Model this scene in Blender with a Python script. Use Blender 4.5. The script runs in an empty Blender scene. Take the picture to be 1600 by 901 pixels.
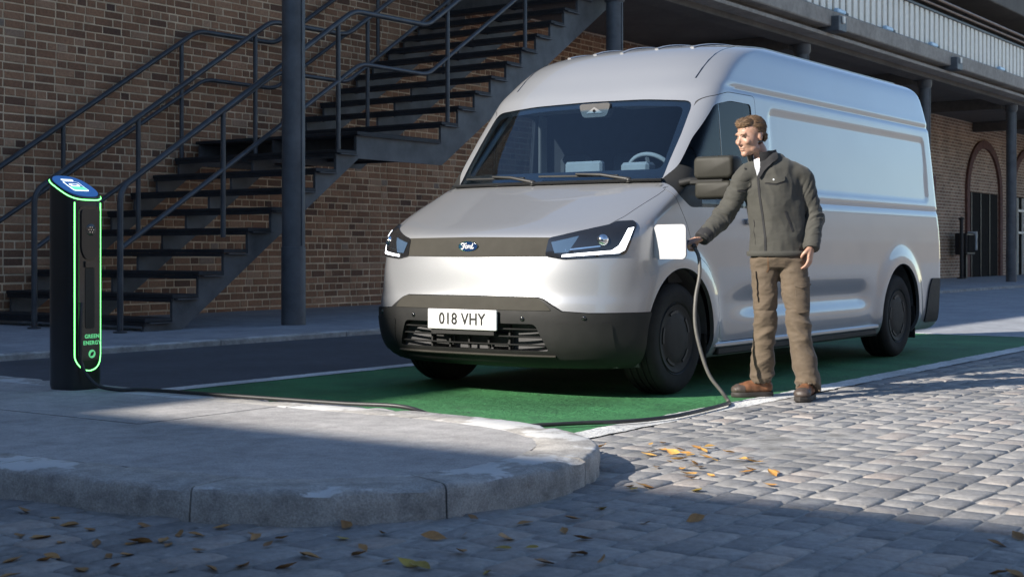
import bpy, bmesh, math, random
import numpy as np
from mathutils import Vector, Matrix, noise, geometry
from mathutils.bvhtree import BVHTree

# ------------------------------------------------------------------ camera, sky, sun, exposure
SC = bpy.context.scene
COL = SC.collection
CAM_H = 0.90
YAW = math.radians(35.2)            # street runs along +Y, the wall faces +X; the camera looks to the left of +Y
FPX = 2222.0                        # focal length in photo pixels (1600 wide)
HORIZON = 393.0
cam_d = bpy.data.cameras.new('camera')
cam_d.sensor_width = 36.0
cam_d.lens = FPX * 36.0 / 1600.0
cam_d.shift_y = -(450.5 - HORIZON) / 1600.0
cam_d.dof.use_dof = True; cam_d.dof.focus_distance = 8.9; cam_d.dof.aperture_fstop = 6.3
cam_d.clip_start = 0.05
cam_d.clip_end = 800.0
cam = bpy.data.objects.new('camera', cam_d)
COL.objects.link(cam)
cam.location = (0, 0, CAM_H)
cam.rotation_euler = (math.pi / 2, 0, YAW)
SC.camera = cam

SUN_EL = math.radians(28.0)
SUN_H = Vector((-0.40, -0.917))     # horizontal direction towards the sun
SUN_H.normalize()
SUN_DIR = Vector((SUN_H.x * math.cos(SUN_EL), SUN_H.y * math.cos(SUN_EL), math.sin(SUN_EL)))
world = bpy.data.worlds.new('World')
SC.world = world
world.use_nodes = True
wn = world.node_tree
sky = wn.nodes.new('ShaderNodeTexSky')
sky.sky_type = 'NISHITA'
sky.sun_disc = False
sky.sun_elevation = SUN_EL
sky.sun_rotation = math.atan2(SUN_DIR.x, SUN_DIR.y)
sky.air_density = 1.0
sky.dust_density = 0.1
sky.ozone_density = 2.6
bgn = wn.nodes['Background']
bgn.inputs['Strength'].default_value = 0.108
wn.links.new(sky.outputs['Color'], bgn.inputs['Color'])
sun_d = bpy.data.lights.new('sun', 'SUN')
sun_d.energy = 5.0
sun_d.angle = math.radians(0.5)
sun_d.color = (1.0, 0.93, 0.83)
sun = bpy.data.objects.new('sun', sun_d)
COL.objects.link(sun)
sun.rotation_euler = SUN_DIR.to_track_quat('Z', 'Y').to_euler()
SC.view_settings.view_transform = 'Standard'
SC.view_settings.look = 'None'
SC.view_settings.gamma = 1.0
SC.view_settings.exposure = 0.9
SC.view_settings.use_curve_mapping = False

rnd = random.Random(7)
CR = Vector((math.cos(YAW), math.sin(YAW), 0))      # image right
CD = Vector((-math.sin(YAW), math.cos(YAW), 0))     # view direction
CO = Vector((0, 0, CAM_H))

def px_ray(x, y):
    return CD + CR * ((x - 800.0) / FPX) + Vector((0, 0, -(y - HORIZON) / FPX))
def px_z(x, y, z=0.0):
    r = px_ray(x, y); return CO + r * ((z - CAM_H) / r.z)
def px_x(x, y, X):
    r = px_ray(x, y); return CO + r * (X / r.x)
def to_px(p):
    q = Vector(p) - CO; d = q.dot(CD)
    return 800 + FPX * q.dot(CR) / d, HORIZON - FPX * q.z / d, d

# ------------------------------------------------------------------ materials
def new_mat(name):
    m = bpy.data.materials.new(name); m.use_nodes = True
    nt = m.node_tree
    return m, nt, nt.nodes['Principled BSDF']
def N(nt, t, **kw):
    n = nt.nodes.new(t)
    for k, v in kw.items(): setattr(n, k, v)
    return n
def coords(nt, scale=None, kind='Object'):
    c = N(nt, 'ShaderNodeTexCoord')
    if scale is None: return c.outputs[kind]
    mp = N(nt, 'ShaderNodeMapping'); mp.inputs['Scale'].default_value = scale
    nt.links.new(c.outputs[kind], mp.inputs['Vector']); return mp.outputs['Vector']
def noise_tex(nt, vec, scale, detail=5, rough=0.6):
    n = N(nt, 'ShaderNodeTexNoise'); n.inputs['Scale'].default_value = scale
    n.inputs['Detail'].default_value = detail; n.inputs['Roughness'].default_value = rough
    if vec is not None: nt.links.new(vec, n.inputs['Vector'])
    return n.outputs['Fac']
def ramp(nt, fac, stops):
    r = N(nt, 'ShaderNodeValToRGB')
    els = r.color_ramp.elements
    while len(els) < len(stops): els.new(0.5)
    for e, (p, c) in zip(els, stops):
        e.position = p; e.color = (*c, 1) if len(c) == 3 else c
    nt.links.new(fac, r.inputs['Fac']); return r.outputs['Color']
def mixc(nt, fac, a, b, mode='MIX'):
    m = N(nt, 'ShaderNodeMix', data_type='RGBA', blend_type=mode)
    for s, v in ((m.inputs[0], fac), (m.inputs[6], a), (m.inputs[7], b)):
        if isinstance(v, (int, float)): s.default_value = v
        elif isinstance(v, tuple): s.default_value = (*v, 1) if len(v) == 3 else v
        else: nt.links.new(v, s)
    return m.outputs[2]
def bump(nt, h, strength, dist=0.01, prev=None):
    b = N(nt, 'ShaderNodeBump'); b.inputs['Strength'].default_value = strength
    b.inputs['Distance'].default_value = dist
    nt.links.new(h, b.inputs['Height'])
    if prev is not None: nt.links.new(prev, b.inputs['Normal'])
    return b.outputs['Normal']
def rough_from(nt, fac, lo, hi):
    m = N(nt, 'ShaderNodeMapRange'); m.inputs['To Min'].default_value = lo; m.inputs['To Max'].default_value = hi
    nt.links.new(fac, m.inputs['Value']); return m.outputs['Result']
def simple(name, col, rough=0.5, metal=0.0, var=0.15, vscale=6.0, bscale=0.0, bstr=0.0, bdist=0.004, coat=0.0, spec=0.5, kind='Object'):
    """plain surface: one colour with soft tone variation, roughness variation and fine relief"""
    m, nt, p = new_mat(name)
    v = coords(nt, kind=kind)
    f = noise_tex(nt, v, vscale)
    lo = tuple(c * (1 - var) for c in col); hi = tuple(min(1, c * (1 + var)) for c in col)
    nt.links.new(ramp(nt, f, [(0.3, lo), (0.7, hi)]), p.inputs['Base Color'])
    nt.links.new(rough_from(nt, noise_tex(nt, v, vscale * 2.7), max(0.02, rough - 0.08), min(1, rough + 0.08)), p.inputs['Roughness'])
    p.inputs['Metallic'].default_value = metal
    p.inputs['Coat Weight'].default_value = coat
    p.inputs['Coat Roughness'].default_value = 0.05
    p.inputs['Specular IOR Level'].default_value = spec
    if bscale: nt.links.new(bump(nt, noise_tex(nt, v, bscale), bstr, bdist), p.inputs['Normal'])
    return m
def emit_mat(name, col, strength):
    m, nt, p = new_mat(name)
    p.inputs['Base Color'].default_value = (*col, 1)
    p.inputs['Emission Color'].default_value = (*col, 1)
    p.inputs['Emission Strength'].default_value = strength
    return m
def tone_value(nt):
    """random tone: the per-face attribute 'tone' where a mesh has one, else the object's own random number"""
    a = N(nt, 'ShaderNodeAttribute', attribute_name='tone'); o = N(nt, 'ShaderNodeObjectInfo')
    g = N(nt, 'ShaderNodeMath', operation='GREATER_THAN'); g.inputs[1].default_value = 0.0005
    nt.links.new(a.outputs['Fac'], g.inputs[0])
    mx = N(nt, 'ShaderNodeMix', data_type='FLOAT')
    nt.links.new(g.outputs[0], mx.inputs[0]); nt.links.new(o.outputs['Random'], mx.inputs[2]); nt.links.new(a.outputs['Fac'], mx.inputs[3])
    return mx.outputs[0]
def world_pos(nt):
    g = N(nt, 'ShaderNodeNewGeometry'); return g.outputs['Position']

M = {}
def toned(name, stops, rough, grain, bscale, bstr, bdist=0.004, dirt=None):
    m, nt, p = new_mat(name)
    w = world_pos(nt)
    c = ramp(nt, tone_value(nt), stops)
    g = noise_tex(nt, w, grain, 6, 0.7)
    c = mixc(nt, 0.75, c, ramp(nt, g, [(0.25, (0.45, 0.45, 0.45)), (0.75, (1.25, 1.25, 1.25))]), 'MULTIPLY')
    big = noise_tex(nt, w, 0.9, 4)
    c = mixc(nt, 0.6, c, ramp(nt, big, [(0.3, (0.62, 0.6, 0.58)), (0.7, (1.2, 1.18, 1.15))]), 'MULTIPLY')
    if dirt:
        d = ramp(nt, noise_tex(nt, w, dirt[1], 6, 0.75), [(0.55, (0, 0, 0)), (0.68, (1, 1, 1))])
        c = mixc(nt, d, c, dirt[0])
    nt.links.new(c, p.inputs['Base Color'])
    nt.links.new(rough_from(nt, g, rough - 0.12, rough + 0.1), p.inputs['Roughness'])
    nt.links.new(bump(nt, noise_tex(nt, w, bscale, 6, 0.7), bstr, bdist), p.inputs['Normal'])
    M[name] = m
toned('brick', [(0.0, (0.13, 0.068, 0.045)), (0.2, (0.25, 0.125, 0.07)), (0.45, (0.36, 0.178, 0.096)), (0.72, (0.45, 0.235, 0.13)), (0.92, (0.50, 0.30, 0.185)), (1, (0.33, 0.24, 0.18))], 0.85, 28, 60, 0.6, 0.006)
toned('sett', [(0, (0.23, 0.23, 0.232)), (0.4, (0.295, 0.292, 0.292)), (0.8, (0.345, 0.338, 0.332)), (1, (0.39, 0.345, 0.315))], 0.75, 26, 45, 0.9, 0.008, ((0.40, 0.385, 0.365), 3.0))
M['mortar'] = simple('mortar', (0.66, 0.49, 0.32), 0.95, var=0.3, vscale=3, bscale=80, bstr=0.7)
M['joint'] = simple('joint_grit', (0.27, 0.265, 0.255), 0.97, var=0.5, vscale=7, bscale=140, bstr=0.9, bdist=0.006)

def concrete(name, col, rough=0.85, dark=0.55, specks=True, patches=False):
    m, nt, p = new_mat(name); w = world_pos(nt)
    big = noise_tex(nt, w, 1.3, 5); mid = noise_tex(nt, w, 9, 6, 0.7); fine = noise_tex(nt, w, 140, 3, 0.8)
    c = ramp(nt, big, [(0.3, tuple(x * 0.8 for x in col)), (0.7, tuple(min(1, x * 1.15) for x in col))])
    c = mixc(nt, 0.6, c, ramp(nt, mid, [(0.3, (dark, dark, dark)), (0.62, (1.12, 1.12, 1.12))]), 'MULTIPLY')
    if specks: c = mixc(nt, 0.7, c, ramp(nt, fine, [(0.35, (0.6, 0.6, 0.62)), (0.65, (1.3, 1.3, 1.3))]), 'MULTIPLY')
    if patches:      # pale remains of old paint on the worn top faces
        g = N(nt, 'ShaderNodeNewGeometry'); sz = N(nt, 'ShaderNodeSeparateXYZ'); nt.links.new(g.outputs['Normal'], sz.inputs[0])
        st = N(nt, 'ShaderNodeMath', operation='GREATER_THAN'); nt.links.new(sz.outputs['Z'], st.inputs[0]); st.inputs[1].default_value = 0.75
        mk = N(nt, 'ShaderNodeMath', operation='MULTIPLY'); nt.links.new(st.outputs[0], mk.inputs[0])
        nt.links.new(ramp(nt, noise_tex(nt, w, 2.6, 8, 0.62), [(0.53, (0, 0, 0)), (0.56, (0.8, 0.8, 0.8))]), mk.inputs[1])
        c = mixc(nt, mk.outputs[0], c, (0.60, 0.60, 0.59))
    nt.links.new(c, p.inputs['Base Color'])
    nt.links.new(rough_from(nt, mid, rough - 0.12, rough + 0.1), p.inputs['Roughness'])
    b1 = bump(nt, mid, 0.35, 0.01); nt.links.new(bump(nt, fine, 0.6, 0.004, b1), p.inputs['Normal'])
    M[name] = m
concrete('paving', (0.40, 0.385, 0.37))
concrete('kerb', (0.42, 0.40, 0.37), dark=0.22, patches=True)
concrete('far_paving', (0.32, 0.335, 0.36))
concrete('asphalt', (0.078, 0.083, 0.095), 0.88)
concrete('rough_ground', (0.20, 0.195, 0.19))
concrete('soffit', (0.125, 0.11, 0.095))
concrete('edge_beam', (0.37, 0.32, 0.265))

def paint_mat(name, col, wear, base, wscale=9, streak=True):
    m, nt, p = new_mat(name); w = world_pos(nt)
    sc = N(nt, 'ShaderNodeMapping'); sc.inputs['Scale'].default_value = (1, 0.6, 1); nt.links.new(w, sc.inputs['Vector'])
    mid = noise_tex(nt, sc.outputs['Vector'], wscale, 8, 0.75); fine = noise_tex(nt, w, 55, 5, 0.75)
    c = ramp(nt, noise_tex(nt, w, 2.1, 5), [(0.3, tuple(x * 0.78 for x in col)), (0.7, tuple(min(1, x * 1.18) for x in col))])
    c = mixc(nt, 0.55, c, ramp(nt, fine, [(0.3, (0.32, 0.32, 0.32)), (0.6, (1.2, 1.2, 1.2))]), 'MULTIPLY')
    c = mixc(nt, 0.7, c, ramp(nt, noise_tex(nt, w, 0.8, 6, 0.65), [(0.38, (0.55, 0.55, 0.55)), (0.6, (1.12, 1.12, 1.12))]), 'MULTIPLY')
    k = ramp(nt, mid, [(wear, (0, 0, 0)), (wear + 0.05, (1, 1, 1))])
    c = mixc(nt, k, c, base)
    nt.links.new(c, p.inputs['Base Color']); nt.links.new(rough_from(nt, fine, 0.5, 0.85), p.inputs['Roughness'])
    b1 = bump(nt, noise_tex(nt, sc.outputs['Vector'], 14, 8, 0.7), 0.9, 0.05)
    nt.links.new(bump(nt, fine, 0.7, 0.008, b1), p.inputs['Normal'])
    M[name] = m
paint_mat('green_paint', (0.052, 0.235, 0.082), 0.60, (0.045, 0.10, 0.06))
paint_mat('white_paint', (0.85, 0.85, 0.83), 0.70, (0.30, 0.30, 0.29), 13)

M['steel'] = simple('steel_blue_grey', (0.055, 0.059, 0.066), 0.36, 0.1, var=0.3, vscale=5, bscale=90, bstr=0.15, kind='Object')
M['stringer'] = simple('stringer_grey', (0.085, 0.087, 0.09), 0.55, 0.2, var=0.4, vscale=3, bscale=60, bstr=0.2)
M['tread'] = simple('tread_dark', (0.02, 0.021, 0.024), 0.6, 0.2, var=0.35, vscale=6, bscale=80, bstr=0.3)
M['column'] = simple('column_paint', (0.088, 0.092, 0.098), 0.5, 0.1, var=0.3, vscale=4, bscale=45, bstr=0.25, bdist=0.006)
M['cream'] = simple('cream_slats', (0.86, 0.79, 0.68), 0.55, var=0.08, vscale=9)
M['rail_brown'] = simple('rail_brown', (0.20, 0.115, 0.075), 0.5, var=0.25)
M['arch'] = simple('arch_brick', (0.13, 0.055, 0.04), 0.85, var=0.4, vscale=8, bscale=30, bstr=0.5)
M['door_and_recess_dark'] = simple('door_and_recess_dark', (0.012, 0.010, 0.009), 0.85, var=0.3, spec=0.1)  # near black puts the shade of the arched recesses into the colour
M['black_metal'] = simple('black_metal', (0.018, 0.018, 0.02), 0.45, 0.2, var=0.3)
M['pale'] = simple('pale_metal', (0.62, 0.66, 0.70), 0.4, 0.2, var=0.1)

# ------------------------------------------------------------------ mesh helpers
def link(o, parent=None):
    COL.objects.link(o)
    if parent is not None: o.parent = parent
    return o
def tag(o, label=None, cat=None, group=None, kind=None):
    if label: o['label'] = label
    if cat: o['category'] = cat
    if group: o['group'] = group
    if kind: o['kind'] = kind
    return o
def empty(name, loc, rz=0.0, label=None, cat=None, group=None):
    o = bpy.data.objects.new(name, None); o.empty_display_size = 0.2
    o.location = loc; o.rotation_euler = (0, 0, rz)
    link(o); return tag(o, label, cat, group)
class MB:
    def __init__(s): s.v = []; s.f = []
    def add(s, vs, fs):
        b = len(s.v); s.v += [tuple(p) for p in vs]; s.f += [tuple(i + b for i in f) for f in fs]; return s
    def box(s, x0, x1, y0, y1, z0, z1, ch=0.0):
        if ch <= 0:
            return s.add([(x, y, z) for z in (z0, z1) for y in (y0, y1) for x in (x0, x1)],
                         [(0, 2, 3, 1), (4, 5, 7, 6), (0, 1, 5, 4), (2, 6, 7, 3), (0, 4, 6, 2), (1, 3, 7, 5)])
        bm = bmesh.new()
        vs = [bm.verts.new((x, y, z)) for z in (z0, z1) for y in (y0, y1) for x in (x0, x1)]
        for f in [(0, 2, 3, 1), (4, 5, 7, 6), (0, 1, 5, 4), (2, 6, 7, 3), (0, 4, 6, 2), (1, 3, 7, 5)]: bm.faces.new([vs[i] for i in f])
        bmesh.ops.bevel(bm, geom=bm.edges[:], offset=ch, segments=1, affect='EDGES')
        return s.add_bm(bm)
    def add_bm(s, bm):
        bm.verts.index_update()
        s.add([v.co[:] for v in bm.verts], [[v.index for v in f.verts] for f in bm.faces]); bm.free(); return s
    def tube(s, pts, r, n=10, cap=True, up=None):
        """tube along pts; r a number, a list of numbers or a list of (ra, rb) pairs"""
        pts = [Vector(p) for p in pts]; k = len(pts)
        rs = r if isinstance(r, (list, tuple)) else [r] * k
        rs = [(q, q) if isinstance(q, (int, float)) else q for q in rs]
        tg = []
        for i in range(k):
            t = (pts[min(i + 1, k - 1)] - pts[max(i - 1, 0)]); t.normalize(); tg.append(t)
        a = Vector(up) if up else (Vector((0, 0, 1)) if abs(tg[0].z) < 0.9 else Vector((1, 0, 0)))
        vs = []; prev = a
        for i in range(k):
            a = prev - tg[i] * prev.dot(tg[i])
            if a.length < 1e-5: a = Vector((1, 0, 0)) - tg[i] * tg[i].x
            a.normalize(); prev = a; b = tg[i].cross(a)
            for j in range(n):
                th = 2 * math.pi * j / n
                vs.append(pts[i] + a * (math.cos(th) * rs[i][0]) + b * (math.sin(th) * rs[i][1]))
        fs = []
        for i in range(k - 1):
            for j in range(n):
                fs.append((i * n + j, i * n + (j + 1) % n, (i + 1) * n + (j + 1) % n, (i + 1) * n + j))
        if cap:
            fs.append(tuple(range(n))[::-1]); fs.append(tuple((k - 1) * n + j for j in range(n)))
        return s.add(vs, fs)
    def prism(s, poly, ax, a, b):
        """poly: 2-D points in the two other axes (in xyz order); extruded along axis ax from a to b"""
        def p3(p, t):
            q = list(p); q.insert(ax, t); return tuple(q)
        n = len(poly)
        tri = geometry.tessellate_polygon([[Vector((p[0], p[1], 0)) for p in poly]])
        vs = [p3(p, a) for p in poly] + [p3(p, b) for p in poly]
        fs = [tuple(t) for t in tri] + [tuple(i + n for i in reversed(t)) for t in tri]
        fs += [(i, (i + 1) % n, n + (i + 1) % n, n + i) for i in range(n)]
        bm = bmesh.new(); bv = [bm.verts.new(v) for v in vs]
        for f in fs:
            try: bm.faces.new([bv[i] for i in f])
            except ValueError: pass
        bmesh.ops.recalc_face_normals(bm, faces=bm.faces[:])
        return s.add_bm(bm)
    def lathe(s, prof, n=32, axis='z', c=(0, 0, 0), close=True):
        """prof: (radius, height) pairs round an axis through c"""
        k = len(prof); vs = []
        for r, h in prof:
            for j in range(n):
                t = 2 * math.pi * j / n; p, q = r * math.cos(t), r * math.sin(t)
                v = {'z': (p, q, h), 'x': (h, p, q), 'y': (q, h, p)}[axis]
                vs.append((v[0] + c[0], v[1] + c[1], v[2] + c[2]))
        fs = []
        for i in range(k - 1):
            for j in range(n):
                fs.append((i * n + j, i * n + (j + 1) % n, (i + 1) * n + (j + 1) % n, (i + 1) * n + j))
        if close:
            fs.append(tuple(range(n))[::-1]); fs.append(tuple((k - 1) * n + j for j in range(n)))
        return s.add(vs, fs)
    def xform(s, m):
        s.v = [tuple(m @ Vector(p)) for p in s.v]; return s
    def mesh(s, name):
        me = bpy.data.meshes.new(name); me.from_pydata(s.v, [], s.f); me.update(); return me
    def build(s, name, mat, parent=None, smooth=None, loc=None):
        return obj(name, s.mesh(name), mat, parent, smooth, loc)
def obj(name, me, mat, parent=None, smooth=None, loc=None):
    if not isinstance(mat, (list, tuple)): mat = [mat]
    if not len(me.materials):
        for m in mat: me.materials.append(M[m] if isinstance(m, str) else m)
    if smooth is not None:
        me.polygons.foreach_set('use_smooth', [True] * len(me.polygons))
        if smooth < 180: me.set_sharp_from_angle(angle=math.radians(smooth))
    o = bpy.data.objects.new(name, me)
    if loc: o.location = loc
    return link(o, parent)
def arc_pts(c, r, a0, a1, n):
    return [(c[0] + r * math.cos(a0 + (a1 - a0) * i / n), c[1] + r * math.sin(a0 + (a1 - a0) * i / n)) for i in range(n + 1)]
def rrect(x0, x1, y0, y1, r, n=5):
    q = math.pi / 2
    return (arc_pts((x1 - r, y1 - r), r, 0, q, n) + arc_pts((x0 + r, y1 - r), r, q, 2 * q, n)
            + arc_pts((x0 + r, y0 + r), r, 2 * q, 3 * q, n) + arc_pts((x1 - r, y0 + r), r, 3 * q, 4 * q, n))
def catmull(pts, sub=8, closed=False):
    pts = [Vector(p) for p in pts]; n = len(pts); out = []
    for i in range(n if closed else n - 1):
        g = (lambda k: pts[k % n]) if closed else (lambda k: pts[min(max(k, 0), n - 1)])
        p0, p1, p2, p3 = g(i - 1), g(i), g(i + 1), g(i + 2)
        for j in range(sub):
            t = j / sub
            out.append(0.5 * ((2 * p1) + (p2 - p0) * t + (2 * p0 - 5 * p1 + 4 * p2 - p3) * t * t + (3 * p1 - p0 - 3 * p2 + p3) * t ** 3))
    if not closed: out.append(pts[-1])
    return out
def smst(a, b, x):
    t = min(1, max(0, (x - a) / (b - a))); return t * t * (3 - 2 * t)
def inside(pt, poly):
    x, y = pt[0], pt[1]; c = False; n = len(poly)
    for i in range(n):
        x1, y1 = poly[i][0], poly[i][1]; x2, y2 = poly[(i + 1) % n][0], poly[(i + 1) % n][1]
        if (y1 > y) != (y2 > y) and x < (x2 - x1) * (y - y1) / (y2 - y1) + x1: c = not c
    return c
def sheet(name, poly, z, mat, label=None):
    me = bpy.data.meshes.new(name)
    me.from_pydata([(p[0], p[1], z) for p in poly], [], [tuple(range(len(poly)))]); me.update()
    if me.polygons[0].normal.z < 0: me.flip_normals()
    return tag(obj(name, me, mat), kind='structure')
def rect(x0, x1, y0, y1): return [(x0, y0), (x1, y0), (x1, y1), (x0, y1)]

# ------------------------------------------------------------------ ground sheets
WALL_X = -14.9
BAYX = -3.70
sheet('ground', rect(-300, 300, -300, 300), -0.045, 'rough_ground')
sheet('road', rect(-10.4, BAYX, 5.0, 15.5), -0.004, 'asphalt')
BAY = (-7.16, -3.72, 5.2, 15.42)

def ragged(x0, x1, y0, y1, amp, seed, step=0.045):
    """rectangle with slightly uneven painted edges"""
    r = random.Random(seed); pts = []
    def side(a, b):
        L = math.hypot(b[0] - a[0], b[1] - a[1]); n = max(2, int(L / step))
        nx, ny = -(b[1] - a[1]) / L, (b[0] - a[0]) / L
        for i in range(n):
            t = i / n; o = amp * (noise.noise(Vector((seed * 3.1 + t * L * 6, 0, 0))) + 0.5 * r.uniform(-1, 1)) if 0 < i else 0
            pts.append((a[0] + (b[0] - a[0]) * t + nx * o, a[1] + (b[1] - a[1]) * t + ny * o))
    c = [(x0, y0), (x1, y0), (x1, y1), (x0, y1)]
    for i in range(4): side(c[i], c[(i + 1) % 4])
    return pts
sheet('parking_bay', ragged(BAY[0], BAY[1], BAY[2], BAY[3], 0.012, 3), 0.0, 'green_paint')
sheet('bay_line', ragged(BAY[0] - 0.09, BAY[0] + 0.08, BAY[2], BAY[3], 0.010, 5), 0.0042, 'white_paint')
sheet('bay_line', ragged(BAY[1] - 0.10, BAY[1] + 0.072, BAY[2], BAY[3], 0.013, 9), 0.0028, 'white_paint')
sheet('bay_line', ragged(BAY[0] + 0.06, BAY[1] - 0.08, BAY[3] - 0.10, BAY[3], 0.012, 13), 0.0042, 'white_paint')
# far pavement along the wall, one shallow step above the road
fp = MB().box(WALL_X - 0.2, -10.36, -12, 75, -0.03, 0.05, 0.012).build('pavement', 'far_paving'); tag(fp, kind='structure')
k = 0
for yy in np.arange(-12, 75, 1.8):
    MB().box(-10.355, -10.20, yy, yy + 1.79, -0.03, 0.048, 0.008).build('kerb_stone', 'kerb', fp)
# street beyond the bay
sheet('street', rect(-10.2, 30, 15.5, 120), -0.006, 'far_paving')
# ------------------------------------------------------------------ kerbed pavement spit with the charging post
KZ = 0.11
spit = [(-12.2, 5.52), (-9.5, 5.54), (-7.6, 5.55), (-6.4, 5.50), (-5.4, 5.50), (-4.6, 5.515), (-4.05, 5.49), (-3.64, 5.40), (-3.30, 5.22), (-3.07, 4.98),
        (-2.93, 4.66), (-2.88, 4.34), (-2.91, 4.0), (-3.02, 3.70), (-3.22, 3.46), (-3.52, 3.30), (-3.95, 3.23), (-4.6, 3.17), (-5.6, 3.14), (-7.5, 3.14), (-9.5, 3.14), (-12.2, 3.14)]
SP = [Vector((p[0], p[1])) for p in catmull([(a, b, 0) for a, b in spit], 10)]
def offset_line(pl, d):
    out = []
    for i, p in enumerate(pl):
        t = pl[min(i + 1, len(pl) - 1)] - pl[max(i - 1, 0)]; t.normalize()
        out.append(p + Vector((t.y, -t.x)) * d)     # to the right of travel = inside
    return out
KW = 0.27
SPI = offset_line(SP, KW)
pav = MB()
ring = [(p.x, p.y) for p in SPI]
pav.prism(ring, 2, -0.04, KZ - 0.012)
pavement = tag(pav.build('pavement', 'joint'), kind='structure')
# kerb stones
cum = [0.0]
for i in range(1, len(SP)): cum.append(cum[-1] + (SP[i] - SP[i - 1]).length)
def at_len(pl, s):
    for i in range(1, len(cum)):
        if cum[i] >= s:
            t = (s - cum[i - 1]) / (cum[i] - cum[i - 1]); return pl[i - 1].lerp(pl[i], t)
    return pl[-1]
s = 0.0
while s < cum[-1] - 0.3:
    L = rnd.uniform(0.82, 1.02); e = min(cum[-1], s + L)
    n = max(4, int((e - s) / 0.03)); g = 0.004
    prof_u = [(0.0, -0.05), (0.004, 0.02), (0.005, KZ - 0.05), (0.007, KZ - 0.018), (0.014, KZ - 0.005), (0.028, KZ), (0.12, KZ + 0.001), (KW - 0.012, KZ), (KW - 0.004, KZ - 0.006), (KW - 0.004, -0.05)]
    vs = []; m = len(prof_u)
    for i in range(n + 1):
        q = s + g + (e - s - 2 * g) * i / n
        a, b = at_len(SP, q), at_len(SPI, q)
        for u, z in prof_u:
            p = a.lerp(b, u / KW)
            w = noise.noise(Vector((p.x * 9, p.y * 9, z * 14))) * 0.008 + noise.noise(Vector((p.x * 26, p.y * 26, z * 30 + 4))) * 0.006
            chip = max(0, noise.noise(Vector((p.x * 6 + 9, p.y * 6, 2))) - 0.22) * 0.05 if 0.01 < u < 0.05 else 0
            d = (b - a).normalized()
            vs.append((p.x + d.x * (w + chip), p.y + d.y * (w + chip), z - chip * 0.8 + w * 0.4))
    fs = [(i * m + j, i * m + j + 1, (i + 1) * m + j + 1, (i + 1) * m + j) for i in range(n) for j in range(m - 1)]
    fs += [tuple(range(m))[::-1], tuple(n * m + j for j in range(m))]
    me = bpy.data.meshes.new('kerb_stone'); me.from_pydata(vs, [], fs)
    bm = bmesh.new(); bm.from_mesh(me); bmesh.ops.recalc_face_normals(bm, faces=bm.faces[:]); bm.to_mesh(me); bm.free()
    obj('kerb_stone', me, 'kerb', pavement, 50)
    s = e
# paving slabs inside the kerb: the inner area cut by joint lines
bm = bmesh.new()
f = bm.faces.new([bm.verts.new((p.x, p.y, 0)) for p in SPI])
if f.normal.z < 0: f.normal_flip()
pieces = [bm]
def cut(pieces, co, no):
    out = []
    for b in pieces:
        for side in (0, 1):
            c = b.copy()
            r = bmesh.ops.bisect_plane(c, geom=c.verts[:] + c.edges[:] + c.faces[:], plane_co=co, plane_no=no, clear_inner=(side == 0), clear_outer=(side == 1))
            if c.faces: out.append(c)
        b.free()
    return out
for xx in (-5.17, -6.75, -8.35, -9.95): pieces = cut(pieces, Vector((xx, 4, 0)), Vector((1, 0.02 * (xx % 1 - 0.5), 0)))
nxt = []
for i, b in enumerate(pieces):
    cx_ = sum(v.co.x for v in b.verts) / len(b.verts)
    nxt += cut([b], Vector((cx_, 4.32 + rnd.uniform(-0.05, 0.05), 0)), Vector((0, 1, 0))) if cx_ < -5.1 else [b]
for b in nxt:
    mb = MB()
    b.faces.ensure_lookup_table(); loop = [v.co.to_2d() for v in b.faces[0].verts]; b.free()
    ins = [p for i, p in enumerate(loop) if (p - loop[i - 1]).length > 1e-4]
    c = sum(ins, Vector((0, 0))) / len(ins)
    def shr(d):
        o = []
        for i, p in enumerate(ins):
            t1 = (p - ins[i - 1]).normalized(); t2 = (ins[(i + 1) % len(ins)] - p).normalized()
            n1, n2 = Vector((-t1.y, t1.x)), Vector((-t2.y, t2.x)); nn = n1 + n2
            if nn.length < 1e-4: nn = n1
            nn.normalize(); o.append(p + nn * d / max(0.4, nn.dot(n1)))
        return o
    n = len(ins); A, B = shr(0.004), shr(0.010)
    dz = rnd.uniform(-0.002, 0.002)
    vs = [(p.x, p.y, KZ - 0.03) for p in A] + [(p.x, p.y, KZ - 0.006 + dz) for p in A] + [(p.x, p.y, KZ + dz) for p in B]
    fs = [(r * n + i, r * n + (i + 1) % n, (r + 1) * n + (i + 1) % n, (r + 1) * n + i) for r in (0, 1) for i in range(n)] + [tuple(2 * n + i for i in range(n))]
    mb.add(vs, fs).build('paving_slab', 'paving', pavement)
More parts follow.
